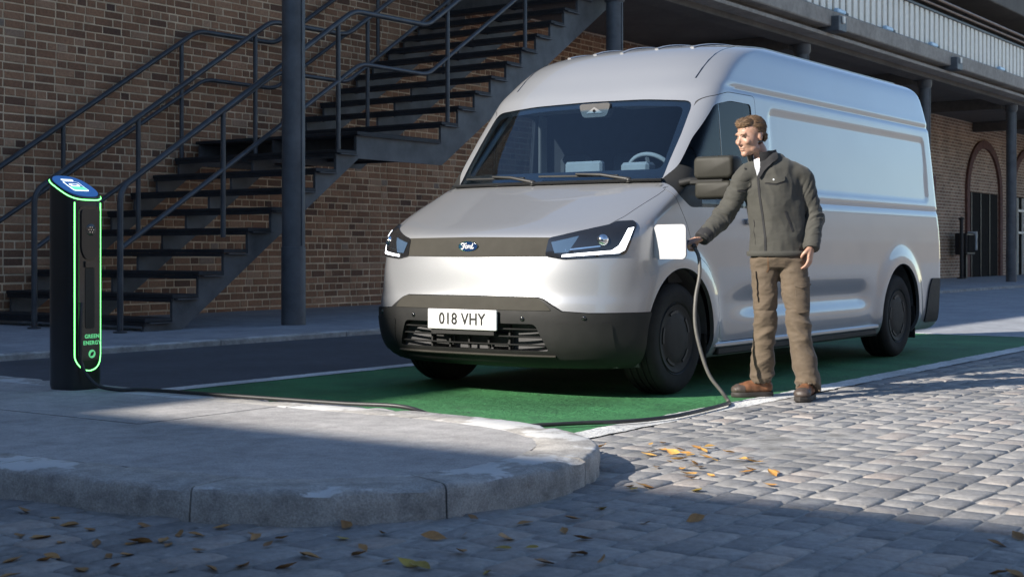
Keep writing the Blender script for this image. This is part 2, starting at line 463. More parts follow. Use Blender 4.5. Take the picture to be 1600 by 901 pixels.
# ------------------------------------------------------------------ cobbled street
street = sheet('cobbled_street', rect(-10.2, 6, -4, 15.5), -0.0065, 'joint')
def sett_mesh(w, l, seed):
    """rounded granite sett, top near z=0: a 4x4 worn top and four sides"""
    r = random.Random(seed); n = 4; vs = []; h = []
    for i in range(n + 1):
        for j in range(n + 1):
            u, v = i / n * 2 - 1, j / n * 2 - 1
            e = max(abs(u), abs(v))
            z = -0.0018 * (abs(u) ** 4 + abs(v) ** 4) - (0.006 if e == 1 else 0) + r.uniform(-0.0022, 0.0022)
            k = 0.97 if abs(u) == 1 and abs(v) == 1 else 1.0
            cu = lambda t: math.copysign((0, 0.86, 1.0)[round(abs(t) * 2)], t)
            u, v = cu(u), cu(v)
            vs.append((u * w / 2 * k + r.uniform(-.003, .003), v * l / 2 * k + r.uniform(-.003, .003), z))
    idx = lambda i, j: i * (n + 1) + j
    fs = [(idx(i, j), idx(i + 1, j), idx(i + 1, j + 1), idx(i, j + 1)) for i in range(n) for j in range(n)]
    rim = [idx(i, 0) for i in range(n)] + [idx(n, j) for j in range(n)] + [idx(n - i, n) for i in range(n)] + [idx(0, n - j) for j in range(n)]
    b = len(vs); vs += [(vs[i][0] * 1.03, vs[i][1] * 1.03, -0.06) for i in rim]
    m = len(rim)
    fs += [(rim[(q + 1) % m], rim[q], b + q, b + (q + 1) % m) for q in range(m)]
    return vs, fs
setts = []
PITCH = 0.138
x = BAY[1] + 0.062 - 25 * PITCH; row = 0
spit_poly = [(p.x, p.y) for p in SP]
while x < 2.6:
    y = -0.2 - rnd.random() * 0.2
    while y < 15.4:
        L = rnd.choice((0.13, 0.16, 0.18, 0.19, 0.21, 0.24)) + rnd.uniform(-0.012, 0.012)
        cxx, cyy = x + PITCH / 2, y + L / 2
        y += L
        if cxx < BAY[1] + 0.075 and cyy > 5.0: continue
        if inside((cxx, cyy), spit_poly): continue
        p = to_px((cxx, cyy, 0))
        if p[2] < 1.2: continue
        setts.append((cxx, cyy, L, p))
    x += PITCH; row += 1
def vis(s):
    px, py, d = s[3]; return -20 < px < 1620 and py < 925
seen = sorted([s for s in setts if vis(s)], key=lambda s: s[3][2])
single = set(id(s) for s in seen[:300])
shapes = {}
def sett_key(L): return round(L / 0.02) * 0.02
tone_all = []; big = MB()
for s in setts:
    cxx, cyy, L, p = s
    key = (sett_key(L), rnd.randrange(5))
    if key not in shapes: shapes[key] = sett_mesh(PITCH - 0.009, key[0] - 0.009, hash(key) % 1000)
    vs, fs = shapes[key]
    dz = rnd.uniform(-0.003, 0.002) + 0.008 * noise.noise(Vector((cxx * 0.9, cyy * 0.9, 0)))
    R = Matrix.Translation((cxx, cyy, dz)) @ Matrix.Rotation(rnd.gauss(0, 0.03), 4, 'Z') @ Matrix.Rotation(rnd.gauss(0, 0.010), 4, 'X') @ Matrix.Rotation(rnd.gauss(0, 0.012), 4, 'Y')
    if id(s) in single:
        mk = ('me', key)
        if mk not in shapes:
            me = bpy.data.meshes.new('cobblestone'); me.from_pydata(vs, [], fs); me.materials.append(M['sett'])
            me.polygons.foreach_set('use_smooth', [True] * len(me.polygons)); shapes[mk] = me
        o = bpy.data.objects.new('cobblestone', shapes[mk]); o.matrix_world = R; link(o, street)
    else:
        big.add([R @ Vector(v) for v in vs], fs); tone_all += [max(0.001, rnd.random())] * len(fs)
me = big.mesh('cobblestones')
at = me.attributes.new('tone', 'FLOAT', 'FACE'); at.data.foreach_set('value', tone_all)
tag(obj('cobblestones', me, 'sett', street, 180), kind='stuff')

# ------------------------------------------------------------------ brick warehouse
WY0, WY1, WTOP = -62.0, 90.0, 12.4
ware = empty('brick_warehouse', (WALL_X - 6, 38, 0), 0, 'long brown brick warehouse wall behind the outdoor steel stairs and walkway', 'building')
W0 = ware.location
def wbuild(mb, name, mat, smooth=None, parent=None):
    mb.v = [(a - W0.x, b - W0.y, c - W0.z) for a, b, c in mb.v]
    return mb.build(name, mat, parent or ware, smooth)
m, nt, p = new_mat('brick_far')
w = world_pos(nt)
sp = N(nt, 'ShaderNodeSeparateXYZ'); nt.links.new(w, sp.inputs[0])
cb = N(nt, 'ShaderNodeCombineXYZ'); nt.links.new(sp.outputs['Y'], cb.inputs['X']); nt.links.new(sp.outputs['Z'], cb.inputs['Y'])
bt = N(nt, 'ShaderNodeTexBrick'); nt.links.new(cb.outputs[0], bt.inputs['Vector'])
bt.inputs['Scale'].default_value = 1.0; bt.inputs['Brick Width'].default_value = 0.29; bt.inputs['Row Height'].default_value = 0.102; bt.inputs['Mortar Size'].default_value = 0.012
bt.inputs['Color1'].default_value = (0.24, 0.135, 0.085, 1); bt.inputs['Color2'].default_value = (0.43, 0.26, 0.165, 1); bt.inputs['Mortar'].default_value = (0.70, 0.59, 0.45, 1)
bt.inputs['Bias'].default_value = -0.1; bt.offset = 0.5
c = mixc(nt, 0.7, bt.outputs['Color'], ramp(nt, noise_tex(nt, w, 1.1, 5), [(0.3, (0.6, 0.58, 0.56)), (0.7, (1.2, 1.18, 1.15))]), 'MULTIPLY')
c = mixc(nt, 0.6, c, ramp(nt, noise_tex(nt, w, 25, 5, 0.7), [(0.3, (0.6, 0.6, 0.6)), (0.7, (1.25, 1.25, 1.25))]), 'MULTIPLY')
nt.links.new(c, p.inputs['Base Color']); p.inputs['Roughness'].default_value = 0.88
nt.links.new(bump(nt, bt.outputs['Fac'], -0.5, 0.01), p.inputs['Normal'])
M['brick_far'] = m
wall = wbuild(MB().box(WALL_X - 12, WALL_X - 0.012, WY0, WY1, -0.05, WTOP), 'wall', 'brick_far')
BY0, BY1, BZ1 = 9.6, 26.6, 5.14
bed = MB(); bed.add([(WALL_X - 0.004, BY0, 0.0), (WALL_X - 0.004, BY1, 0.0), (WALL_X - 0.004, BY1, BZ1), (WALL_X - 0.004, BY0, BZ1)], [(0, 1, 2, 3)])
wbuild(bed, 'mortar_bed', 'mortar')
def brick_geo(y0, y1, z0, z1, d):
    c = 0.005
    j = lambda: rnd.uniform(-0.003, 0.003)
    y0 += j(); y1 += j(); z0 += j(); z1 += j()
    xf = WALL_X + d; xb = WALL_X - 0.012
    vs = [(xb, y0, z0), (xb, y1, z0), (xb, y1, z1), (xb, y0, z1), (xf - c, y0, z0), (xf - c, y1, z0), (xf - c, y1, z1), (xf - c, y0, z1),
          (xf, y0 + c, z0 + c), (xf + j(), y1 - c, z0 + c), (xf, y1 - c, z1 - c), (xf + j(), y0 + c, z1 - c)]
    fs = [(0, 1, 5, 4), (1, 2, 6, 5), (2, 3, 7, 6), (3, 0, 4, 7), (4, 5, 9, 8), (5, 6, 10, 9), (6, 7, 11, 10), (7, 4, 8, 11), (8, 9, 10, 11)]
    return vs, fs
ST, HD, JT, CO_ = 0.278, 0.132, 0.019, 0.103
bricks = []
zc = 0.0; row = 0
while zc < BZ1 - 0.05:
    y = BY0 + (0 if row % 2 else -(ST + JT) / 2 - JT * 0.3) ; k = 0
    if row % 6 == 3: pat = (HD,)
    else: pat = (ST, HD) if row % 2 else (ST, ST, HD)
    while y < BY1:
        L = pat[k % len(pat)] * rnd.uniform(0.97, 1.03); k += 1
        y0, y1 = max(y, BY0), min(y + L, BY1); y += L + JT
        if y1 - y0 > 0.04: bricks.append((y0, y1, zc + JT / 2, min(zc + CO_ - JT / 2, BZ1), 0.0))
    zc += CO_; row += 1
def bvis(b):
    px, py, d = to_px((WALL_X, (b[0] + b[1]) / 2, (b[2] + b[3]) / 2)); return -5 < px < 1600 and py > -5
order = sorted([b for b in bricks if bvis(b) and b[1] - b[0] > 0.2], key=lambda b: b[0])
single = set(id(b) for b in order[:300])
stuff = MB(); tones = []
for b in bricks:
    vs, fs = brick_geo(b[0], b[1], b[2], b[3], rnd.uniform(0.0, 0.006))
    tn = min(1, max(0.002, rnd.betavariate(2.2, 2.2) + 0.22 * noise.noise(Vector((b[0] * 0.8, b[2] * 1.2, 3)))))
    if id(b) in single:
        mb = MB().add(vs, fs); mb.v = [(q[0] - W0.x, q[1] - W0.y, q[2]) for q in mb.v]
        me = mb.mesh('brick'); at = me.attributes.new('tone', 'FLOAT', 'FACE'); at.data.foreach_set('value', [tn] * len(fs))
        obj('brick', me, 'brick', wall)
    else:
        stuff.add(vs, fs); tones += [tn] * len(fs)
stuff.v = [(q[0] - W0.x, q[1] - W0.y, q[2]) for q in stuff.v]
me = stuff.mesh('bricks'); at = me.attributes.new('tone', 'FLOAT', 'FACE'); at.data.foreach_set('value', tones)
tag(obj('bricks', me, 'brick', wall), kind='stuff')
# arched doorways far along the wall
for (ya, yb, zs, gate) in ((47.2, 51.2, 2.9, False), (52.4, 56.4, 2.9, True)):
    cy, r = (ya + yb) / 2, (yb - ya) / 2
    outer = [(yb + 0.0, 0.05)] + [(cy + r * math.cos(t), zs + r * 0.9 * math.sin(t)) for t in np.linspace(0, math.pi, 21)] + [(ya, 0.05)]
    inner = [(ya + 0.3, 0.05)] + [(cy - (r - 0.3) * math.cos(t), zs + (r - 0.3) * 0.9 * math.sin(t)) for t in np.linspace(0, math.pi, 21)] + [(yb - 0.3, 0.05)]
    mb = MB().prism(outer + inner, 0, WALL_X - 0.05, WALL_X + 0.07)
    wbuild(mb, 'arch', 'arch')
    dp = MB().box(WALL_X - 0.02, WALL_X + 0.03, ya + 0.45, yb - 0.5, 0.05, 2.9)  # flat dark panel stands in for the shaded doorway recess
    d = wbuild(dp, 'door', 'door_and_recess_dark')
    for q in range(3):
        wbuild(MB().box(WALL_X + 0.032, WALL_X + 0.05, ya + 0.5 + q * 1.0, ya + 0.56 + q * 1.0, 0.06, 2.88), 'door_batten', 'black_metal', parent=d)
    if gate:
        for yy in (52.95, 53.6, 54.3, 55.0, 55.6): wbuild(MB().box(WALL_X + 0.05, WALL_X + 0.10, yy, yy + 0.06, 0.06, 2.85), 'gate_bar', 'cream', parent=d)
        for zz in (1.55, 2.35): wbuild(MB().box(WALL_X + 0.10, WALL_X + 0.13, 52.9, 55.8, zz, zz + 0.08), 'gate_bar', 'cream', parent=d)
# pay post and cabinet in front of the far wall
pt = empty('box_post', (-14.2, 44.6, 0.05), 0, 'thin black post beside the far arched doorway of the brick wall', 'post')
MB().tube([(0, 0, 0), (0, 0, 1.85)], 0.06, 10).build('pole', 'black_metal', pt, 40); MB().lathe([(0.14, 0), (0.14, 0.03), (0.07, 0.05)], 14).build('base', 'black_metal', pt, 40)
MB().lathe([(0.09, 1.84), (0.09, 1.9), (0.02, 1.94)], 12).build('cap', 'black_metal', pt, 40)
bx = empty('wall_cabinet', (-14.5, 45.9, 0.05), 0, 'small black box on a leg standing against the far brick wall', 'cabinet')
MB().box(-0.2, 0.2, -0.42, 0.42, 0.75, 1.45, 0.03).build('body', 'black_metal', bx); MB().box(-0.06, 0.06, -0.06, 0.06, 0, 0.76).build('leg', 'black_metal', bx)
MB().box(0.202, 0.22, -0.36, 0.36, 0.82, 1.38, 0.008).build('front_door', 'door_and_recess_dark', bx); MB().box(-0.05, 0.25, 0.43, 0.47, 0.9, 1.5).build('side_plate', 'pale', bx)

# buildings that stand behind and beside the camera and shade the foreground
m, nt, p = new_mat('brick_town'); w = world_pos(nt)
nt.links.new(ramp(nt, noise_tex(nt, w, 1.5, 6), [(0.3, (0.30, 0.24, 0.19)), (0.7, (0.44, 0.37, 0.30))]), p.inputs['Base Color']); p.inputs['Roughness'].default_value = 0.9
M['brick_town'] = m
M['glass_dark'] = simple('window_glass', (0.03, 0.04, 0.05), 0.08, var=0.1)
def town(name, x0, x1, y0, y1, h, face, label):
    e = empty(name, ((x0 + x1) / 2, (y0 + y1) / 2, -0.04), 0, label, 'building'); o = e.location
    MB().box(x0 - o.x, x1 - o.x, y0 - o.y, y1 - o.y, 0, h).build('wall', 'brick_town', e)
    MB().box(x0 - o.x - 0.15, x1 - o.x + 0.15, y0 - o.y - 0.15, y1 - o.y + 0.15, h, h + 0.25).build('cornice', 'edge_beam', e)
    for zz in np.arange(1.0, h - 2.0, 3.2):
        if face == 'y':
            for xx in np.arange(x0 + 1.5, x1 - 1.5, 3.4):
                f = MB().box(xx - o.x, xx + 1.4 - o.x, y1 - o.y + 0.002, y1 - o.y + 0.05, zz, zz + 1.9).build('window', 'cream', e)
                MB().box(xx + .1 - o.x, xx + 1.3 - o.x, y1 - o.y + 0.052, y1 - o.y + 0.06, zz + .1, zz + 1.8).build('pane', 'glass_dark', f)
        elif face == 'x':
            for yy in np.arange(y0 + 1.5, y1 - 1.5, 3.4):
                f = MB().box(x0 - o.x - 0.05, x0 - o.x - 0.002, yy - o.y, yy + 1.4 - o.y, zz, zz + 1.9).build('window', 'cream', e)
                MB().box(x0 - o.x - 0.06, x0 - o.x - 0.052, yy + .1 - o.y, yy + 1.3 - o.y, zz + .1, zz + 1.8).build('pane', 'glass_dark', f)
town('brick_building', -13.0, 14.0, -23.0, -11.0, 8.85, 'y', 'low brick building across the end of the cobbled street')
town('brick_building', 19.0, 30.0, -6.0, 150.0, 7.6, 'plain', 'brick row on the far side of the cobbled street')
# ------------------------------------------------------------------ steel staircase
SX = (-11.92, -13.36, -14.76)
stair = empty('staircase', (-13.3, 14.5, 0.05), 0, 'blue grey steel staircase with open treads climbing along the brick wall', 'staircase')
S0 = stair.location
def sbuild(mb, name, mat, smooth=None):
    mb.v = [(a - S0.x, b - S0.y, c - S0.z) for a, b, c in mb.v]; return mb.build(name, mat, stair, smooth)
GO, RI = 0.375, 0.2465
low = [(13.48 - GO * (9 - k), 0.19 + RI * k) for k in range(9)]           # nose y, top z
upp = [(15.20 + 0.382 * j, 2.66 + RI * j) for j in range(10)]
LZ = 2.41
def stringer_poly():
    p = [(low[0][0] - 0.02, 0.05)]
    for i, (n, z) in enumerate(low):
        p += [(n, z - 0.05), (n + GO, z - 0.05)]
    p += [(13.48, LZ - 0.05), (15.20, LZ - 0.05)]
    for n, z in upp: p += [(n, z - 0.05), (n + 0.382, z - 0.05)]
    p += [(19.02, 5.07), (19.5, 5.07), (19.5, 4.78), (15.22, 2.07), (13.52, 2.07), (10.62, 0.05)]
    return p
sp_ = stringer_poly()
for i, sx in enumerate(SX):
    sbuild(MB().prism(sp_, 0, sx - 0.02, sx + 0.02), 'stringer', 'stringer')
    # small angle plates that carry each tread on the stringer
for n, z in low + upp:
    t = MB().box(SX[2] - 0.05, SX[0] + 0.055, n - 0.03, n + 0.335, z - 0.045, z, 0.006)
    t.box(SX[2] - 0.03, SX[0] + 0.03, n - 0.028, n - 0.004, z - 0.085, z - 0.046)
    sbuild(t, 'tread', 'tread')
    sbuild(MB().box(SX[0] + 0.022, SX[0] + 0.085, n + 0.02, n + 0.36, z - 0.058, z - 0.047), 'tread_bracket', 'stringer')
lp = MB().box(SX[2] - 0.05, SX[0] + 0.06, 13.45, 15.14, LZ - 0.045, LZ, 0.006)
sbuild(lp, 'landing_plate', 'tread')
for yy in (13.9, 14.5, 15.05): sbuild(MB().box(SX[2] + 0.021, SX[1] - 0.021, yy, yy + 0.06, LZ - 0.28, LZ - 0.046), 'landing_joist', 'stringer')
for yy in (13.9, 14.5, 15.05): sbuild(MB().box(SX[1] + 0.021, SX[0] - 0.021, yy, yy + 0.06, LZ - 0.28, LZ - 0.046), 'landing_joist', 'stringer')
sbuild(MB().box(SX[0] + 0.022, SX[0] + 0.07, 13.49, 15.16, LZ - 0.052, LZ - 0.046), 'landing_flange', 'stringer')
def bent(pts, r=0.14, n=5):
    out = [Vector(pts[0])]
    for i in range(1, len(pts) - 1):
        a, b, c = Vector(pts[i - 1]), Vector(pts[i]), Vector(pts[i + 1])
        d1, d2 = (a - b), (c - b); q = min(r, d1.length / 2.1, d2.length / 2.1); d1.normalize(); d2.normalize()
        p0, p2 = b + d1 * q, b + d2 * q
        for j in range(n + 1):
            t = j / n; out.append((1 - t) ** 2 * p0 + 2 * t * (1 - t) * b + t * t * p2)
    out.append(Vector(pts[-1])); return out
sl = RI / GO
for sx in SX:
    top = [(sx, 9.79, 0.05), (sx, 9.79, 1.56), (sx, 13.45, 3.92), (sx, 14.93, 3.93), (sx, 19.3, 6.74)]
    mid = [(sx, 9.79, 0.93), (sx, 13.58, 3.27), (sx, 14.93, 3.27), (sx, 19.3, 6.04)]
    sbuild(MB().tube(bent(top), 0.034, 10), 'handrail', 'steel', 60)
    sbuild(MB().tube(bent(mid), 0.029, 10), 'mid_rail', 'steel', 60)
    for y_, z0, z1 in ((11.24, 1.06, 2.48), (13.16, 2.12, 3.72), (15.37, 2.60, 4.2), (17.23, 3.85, 5.40), (19.1, 5.05, 6.60)):
        sbuild(MB().tube([(sx, y_, z0), (sx, y_, z1)], 0.030, 10), 'post', 'steel', 60)
    sbuild(MB().lathe([(0.075, 0.052), (0.075, 0.065), (0.03, 0.07)], 12, 'z', (sx, 9.79, 0)), 'base_plate', 'steel', 60)

# ------------------------------------------------------------------ columns
col_names = ['tall dark grey round steel column in front of the stair handrails', 'dark grey steel column behind the van roof at the head of the stairs',
             'dark grey column under the walkway just behind the van roof middle', 'dark grey column under the walkway behind the rear of the van roof', 'slim dark grey column in front of the far arched doorways']
CY = [12.06, 19.28, 26.5, 33.7, 40.9]
for i, cy in enumerate(CY):
    top = 7.6 if i == 0 else 5.18
    c = empty('column', (-11.62, cy, 0.05), 0, col_names[i], 'column', 'columns carrying the walkway')
    prof = [(0.135, 0.0), (0.135, top - 0.5), (0.135, top - 0.24)]
    MB().lathe(prof, 28).build('shaft', 'column', c, 40)
    MB().lathe([(0.142, 0), (0.142, 0.9), (0.136, 0.905)], 28).build('sleeve', 'column', c, 40)
    MB().lathe([(0.15, top - 0.4), (0.175, top - 0.34), (0.175, top - 0.1), (0.2, top - 0.05)], 28).build('capital', 'column', c, 40)
    MB().box(0.128, 0.147, -0.012, 0.012, 0.92, top - 0.42).build('conduit', 'column', c)
# ------------------------------------------------------------------ raised walkway
wk = empty('walkway', (-12.9, 40, 5.13), 0, 'raised concrete walkway with cream slatted railing above the van', 'walkway')
K0 = wk.location
def kbuild(mb, name, mat, parent=None, smooth=None):
    mb.v = [(a - K0.x, b - K0.y, c - K0.z) for a, b, c in mb.v]; return mb.build(name, mat, parent or wk, smooth)
EX = -10.92
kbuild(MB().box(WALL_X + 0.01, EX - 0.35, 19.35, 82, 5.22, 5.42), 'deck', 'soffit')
kbuild(MB().box(EX - 0.35, EX, 19.0, 82, 5.30, 5.62, 0.02), 'edge_beam', 'edge_beam')
kbuild(MB().box(EX - 0.50, EX - 0.12, 19.0, 82, 5.13, 5.20, 0.006), 'lower_flange', 'edge_beam')
kbuild(MB().box(EX - 0.34, EX - 0.27, 19.0, 82, 5.20, 5.30), 'beam_web', 'soffit')
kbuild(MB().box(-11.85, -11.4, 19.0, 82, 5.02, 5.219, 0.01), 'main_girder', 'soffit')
for y_ in [19.28, 26.5, 33.7, 40.9, 48.1, 55.3]:
    kbuild(MB().box(WALL_X + 0.01, -11.851, y_ - 0.15, y_ + 0.15, 4.92, 5.219, 0.01), 'cross_beam', 'soffit')
    b = kbuild(MB().box(EX - 0.6, EX + 0.16, y_ - 0.2, y_ + 0.2, 5.205, 5.50, 0.015), 'beam_end', 'column')
    kbuild(MB().box(EX + 0.161, EX + 0.20, y_ - 0.05, y_ + 0.05, 5.36, 5.50, 0.01), 'end_bolt', 'cream', b)
for y_ in np.arange(20.5, 62, 0.335):
    kbuild(MB().box(EX - 0.20, EX - 0.165, y_, y_ + 0.215, 5.68, 6.47), 'slat', 'cream')
kbuild(MB().box(EX - 0.235, EX - 0.13, 19.8, 75, 6.47, 6.53, 0.01), 'top_rail', 'column')
kbuild(MB().box(EX - 0.225, EX - 0.14, 19.8, 75, 5.645, 5.68), 'bottom_rail', 'column')
kbuild(MB().box(EX - 0.30, EX - 0.262, 20.5, 75, 5.7, 6.44), 'backing_panel', 'cream')
for y_ in np.arange(20.4, 62, 2.4): kbuild(MB().box(EX - 0.26, EX - 0.203, y_, y_ + 0.06, 5.62, 6.47), 'rail_post', 'column')
kbuild(MB().tube([(EX + 0.02, 19.8, 6.72), (EX + 0.02, 75, 6.72)], 0.035, 10), 'handrail', 'rail_brown', smooth=60)
kbuild(MB().tube([(EX - 0.05, 19.8, 6.60), (EX - 0.05, 75, 6.60)], 0.028, 10), 'handrail', 'rail_brown', smooth=60)
for y_ in np.arange(20.4, 72, 3.6): kbuild(MB().tube([(EX - 0.19, y_, 6.5), (EX - 0.1, y_, 6.66), (EX + 0.02, y_, 6.72)], 0.02, 8), 'rail_bracket', 'black_metal', smooth=60)
# upper storey beam
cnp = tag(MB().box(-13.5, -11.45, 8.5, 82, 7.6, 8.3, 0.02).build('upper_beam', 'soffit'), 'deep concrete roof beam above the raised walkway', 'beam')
lampn = ['small pale blue lamp on the walkway edge nearest the van roof front', 'pale blue edge lamp above the middle of the van', 'pale blue edge lamp between the two walkway beam ends', 'pale blue edge lamp just past the second beam end', 'pale blue edge lamp farthest along the walkway']
M['lamp_blue'] = simple('lamp_blue', (0.42, 0.58, 0.72), 0.3, var=0.1)
for i, y_ in enumerate([24.4, 26.95, 29.6, 32.5, 37.8]):
    e = empty('edge_lamp', (EX - 0.06, y_, 5.621), 0, lampn[i], 'lamp', 'lamps on the walkway edge')
    MB().box(-0.05, 0.05, -0.28, 0.14, 0.0, 0.09, 0.02).build('housing', 'lamp_blue', e); MB().box(-0.04, 0.04, 0.145, 0.30, 0.0, 0.06, 0.01).build('bracket', 'black_metal', e)
# ------------------------------------------------------------------ van materials
m, nt, p = new_mat('silver_paint'); v = coords(nt)
fl = noise_tex(nt, v, 900, 2, 0.5)
nt.links.new(ramp(nt, fl, [(0.3, (0.30, 0.308, 0.322)), (0.7, (0.36, 0.369, 0.385))]), p.inputs['Base Color'])
p.inputs['Metallic'].default_value = 0.5
nt.links.new(rough_from(nt, noise_tex(nt, v, 3.0, 4), 0.38, 0.46), p.inputs['Roughness'])
p.inputs['Coat Weight'].default_value = 1.0; p.inputs['Coat Roughness'].default_value = 0.025
nt.links.new(bump(nt, noise_tex(nt, v, 2.2, 2), 0.02, 0.02), p.inputs['Normal'])
M['silver'] = m
M['liner'] = simple('van_lining', (0.06, 0.06, 0.062), 0.7, var=0.2, bscale=120, bstr=0.2)
M['lining_light'] = simple('van_pillar_trim', (0.42, 0.40, 0.37), 0.7, var=0.1)
M['cladding'] = simple('black_plastic', (0.014, 0.014, 0.0135), 0.6, var=0.25, vscale=5, spec=0.35, bscale=260, bstr=0.25, bdist=0.002)
M['olive'] = simple('grille_band', (0.040, 0.037, 0.030), 0.75, 0.0, spec=0.25, var=0.1, bscale=200, bstr=0.1)
M['gloss_black'] = simple('gloss_black', (0.012, 0.012, 0.013), 0.08, var=0.1, coat=1.0)
M['rubber'] = simple('tyre_rubber', (0.014, 0.0135, 0.013), 0.78, spec=0.3, var=0.3, vscale=12, bscale=90, bstr=0.3, bdist=0.003)
M['wheel_cover'] = simple('wheel_cover', (0.014, 0.0135, 0.0125), 0.6, spec=0.3, var=0.25, vscale=8, bscale=150, bstr=0.15)
M['white_flap'] = simple('white_flap', (0.44, 0.44, 0.45), 0.4, var=0.05, coat=0.3)
M['plate_white'] = simple('plate_white', (0.78, 0.78, 0.76), 0.4, var=0.05, vscale=12)
M['ink'] = simple('plate_ink', (0.012, 0.012, 0.012), 0.5, var=0.1)
M['badge_blue'] = simple('badge_blue', (0.012, 0.035, 0.11), 0.15, 0.2, var=0.1, coat=1.0)
M['chrome'] = simple('chrome', (0.78, 0.79, 0.80), 0.12, 1.0, var=0.05)
M['seat'] = simple('seat_cloth', (0.10, 0.10, 0.105), 0.85, var=0.2, bscale=150, bstr=0.3)
M['seat_light'] = simple('seat_panel', (0.20, 0.20, 0.205), 0.8, var=0.1, bscale=150, bstr=0.3)
M['led'] = emit_mat('led_white', (0.9, 0.94, 1.0), 1.6)
M['brown_trim'] = simple('wiper', (0.02, 0.02, 0.019), 0.5, var=0.2)
def glass_mat(name, tint, ior=1.5, rough=0.0):
    m = bpy.data.materials.new(name); m.use_nodes = True; nt = m.node_tree; nt.nodes.clear()
    out = N(nt, 'ShaderNodeOutputMaterial'); tr = N(nt, 'ShaderNodeBsdfTransparent'); gl = N(nt, 'ShaderNodeBsdfGlossy')
    tr.inputs['Color'].default_value = (*tint, 1); gl.inputs['Roughness'].default_value = 0.015; gl.inputs['Color'].default_value = (1, 1, 1, 1)
    fr = N(nt, 'ShaderNodeFresnel'); fr.inputs['IOR'].default_value = ior
    nz = noise_tex(nt, coords(nt), 1.3, 2); nt.links.new(bump(nt, nz, 0.03, 0.02), gl.inputs['Normal'])
    mx = N(nt, 'ShaderNodeMixShader'); gm = N(nt, 'ShaderNodeNewGeometry')      # reflect at the outer face of the pane only
    k = N(nt, 'ShaderNodeMath', operation='MULTIPLY_ADD'); nt.links.new(gm.outputs['Backfacing'], k.inputs[0]); k.inputs[1].default_value = -1.0; k.inputs[2].default_value = 1.0
    k2 = N(nt, 'ShaderNodeMath', operation='MULTIPLY'); nt.links.new(fr.outputs[0], k2.inputs[0]); nt.links.new(k.outputs[0], k2.inputs[1])
    nt.links.new(k2.outputs[0], mx.inputs[0]); nt.links.new(tr.outputs[0], mx.inputs[1]); nt.links.new(gl.outputs[0], mx.inputs[2])
    nt.links.new(mx.outputs[0], out.inputs['Surface']); return m
M['windscreen'] = glass_mat('windscreen_glass', (0.80, 0.90, 0.96), 1.75)
M['side_glass'] = glass_mat('side_glass', (0.42, 0.45, 0.48), 1.25)

# ------------------------------------------------------------------ van body surface: stacked plan outlines
van = empty('delivery_van', (-5.31, 8.03, 0), 0, 'silver high roof delivery van parked in the green charging bay', 'van')
V0 = van.location
AX_F, AX_R, AX_Z, ARCH_R, TYRE_R = -0.08, 3.86, 0.352, 0.445, 0.352
T = np.array([  # z, front y, half width, corner depth, exponent, rear y
    (0.20, -0.84, 0.925, 0.58, 2.5, 4.88), (0.235, -0.92, 0.955, 0.58, 2.5, 4.96), (0.32, -0.985, 0.98, 0.58, 2.55, 4.99), (0.48, -1.005, 0.99, 0.57, 2.6, 5.0),
    (0.58, -1.00, 0.995, 0.57, 2.55, 5.0), (0.64, -0.985, 0.998, 0.57, 2.5, 5.0), (0.80, -0.97, 1.0, 0.56, 2.4, 4.995), (0.90, -0.955, 1.0, 0.55, 2.3, 4.99),
    (0.98, -0.935, 1.0, 0.52, 2.2, 4.985), (1.015, -0.90, 0.998, 0.49, 2.2, 4.98), (1.055, -0.82, 0.996, 0.44, 2.25, 4.98), (1.12, -0.66, 0.992, 0.37, 2.4, 4.975),
    (1.20, -0.46, 0.985, 0.33, 2.6, 4.97), (1.28, -0.255, 0.978, 0.30, 2.8, 4.965), (1.33, -0.125, 0.973, 0.27, 3.0, 4.96), (1.36, -0.055, 0.970, 0.26, 3.3, 4.96),
    (1.50, 0.065, 0.958, 0.25, 3.5, 4.95), (1.70, 0.235, 0.943, 0.25, 3.6, 4.93), (1.94, 0.435, 0.925, 0.25, 3.5, 4.90), (2.02, 0.50, 0.918, 0.26, 3.4, 4.89),
    (2.10, 0.575, 0.900, 0.29, 3.1, 4.88), (2.20, 0.675, 0.880, 0.35, 2.9, 4.86), (2.29, 0.79, 0.860, 0.42, 2.7, 4.83), (2.345, 0.90, 0.838, 0.50, 2.5, 4.79),
    (2.385, 1.04, 0.795, 0.58, 2.3, 4.73), (2.415, 1.22, 0.725, 0.6, 2.25, 4.66), (2.438, 1.46, 0.60, 0.62, 2.2, 4.56), (2.455, 1.80, 0.42, 0.62, 2.1, 4.40),
    (2.465, 2.2, 0.20, 0.6, 2.0, 4.2), (2.468, 2.6, 0.03, 0.5, 2.0, 4.0)])
def slices():
    out = []
    n = len(T)
    for i in range(n - 1):
        a, b = T[i], T[i + 1]
        k = max(1, int(math.ceil(max((b[0] - a[0]) / 0.026, abs(b[1] - a[1]) / 0.045, abs(b[2] - a[2]) / 0.05))))
        p0, p3 = T[max(0, i - 1)], T[min(n - 1, i + 2)]
        dl = np.linalg.norm((a - p0)[:3]) or 1; dm = np.linalg.norm((b - a)[:3]); dr = np.linalg.norm((p3 - b)[:3]) or 1
        m0 = (b - p0) / (dl + dm) * dm; m1 = (p3 - a) / (dr + dm) * dm
        if i == 0: m0 = b - a
        if i == n - 2: m1 = b - a
        for j in range(k):
            t = j / k
            out.append((2 * t**3 - 3 * t**2 + 1) * a + (t**3 - 2 * t**2 + t) * m0 + (-2 * t**3 + 3 * t**2) * b + (t**3 - t**2) * m1)
    out.append(T[-1]); return out
NF, NS, NR = 38, 140, 12
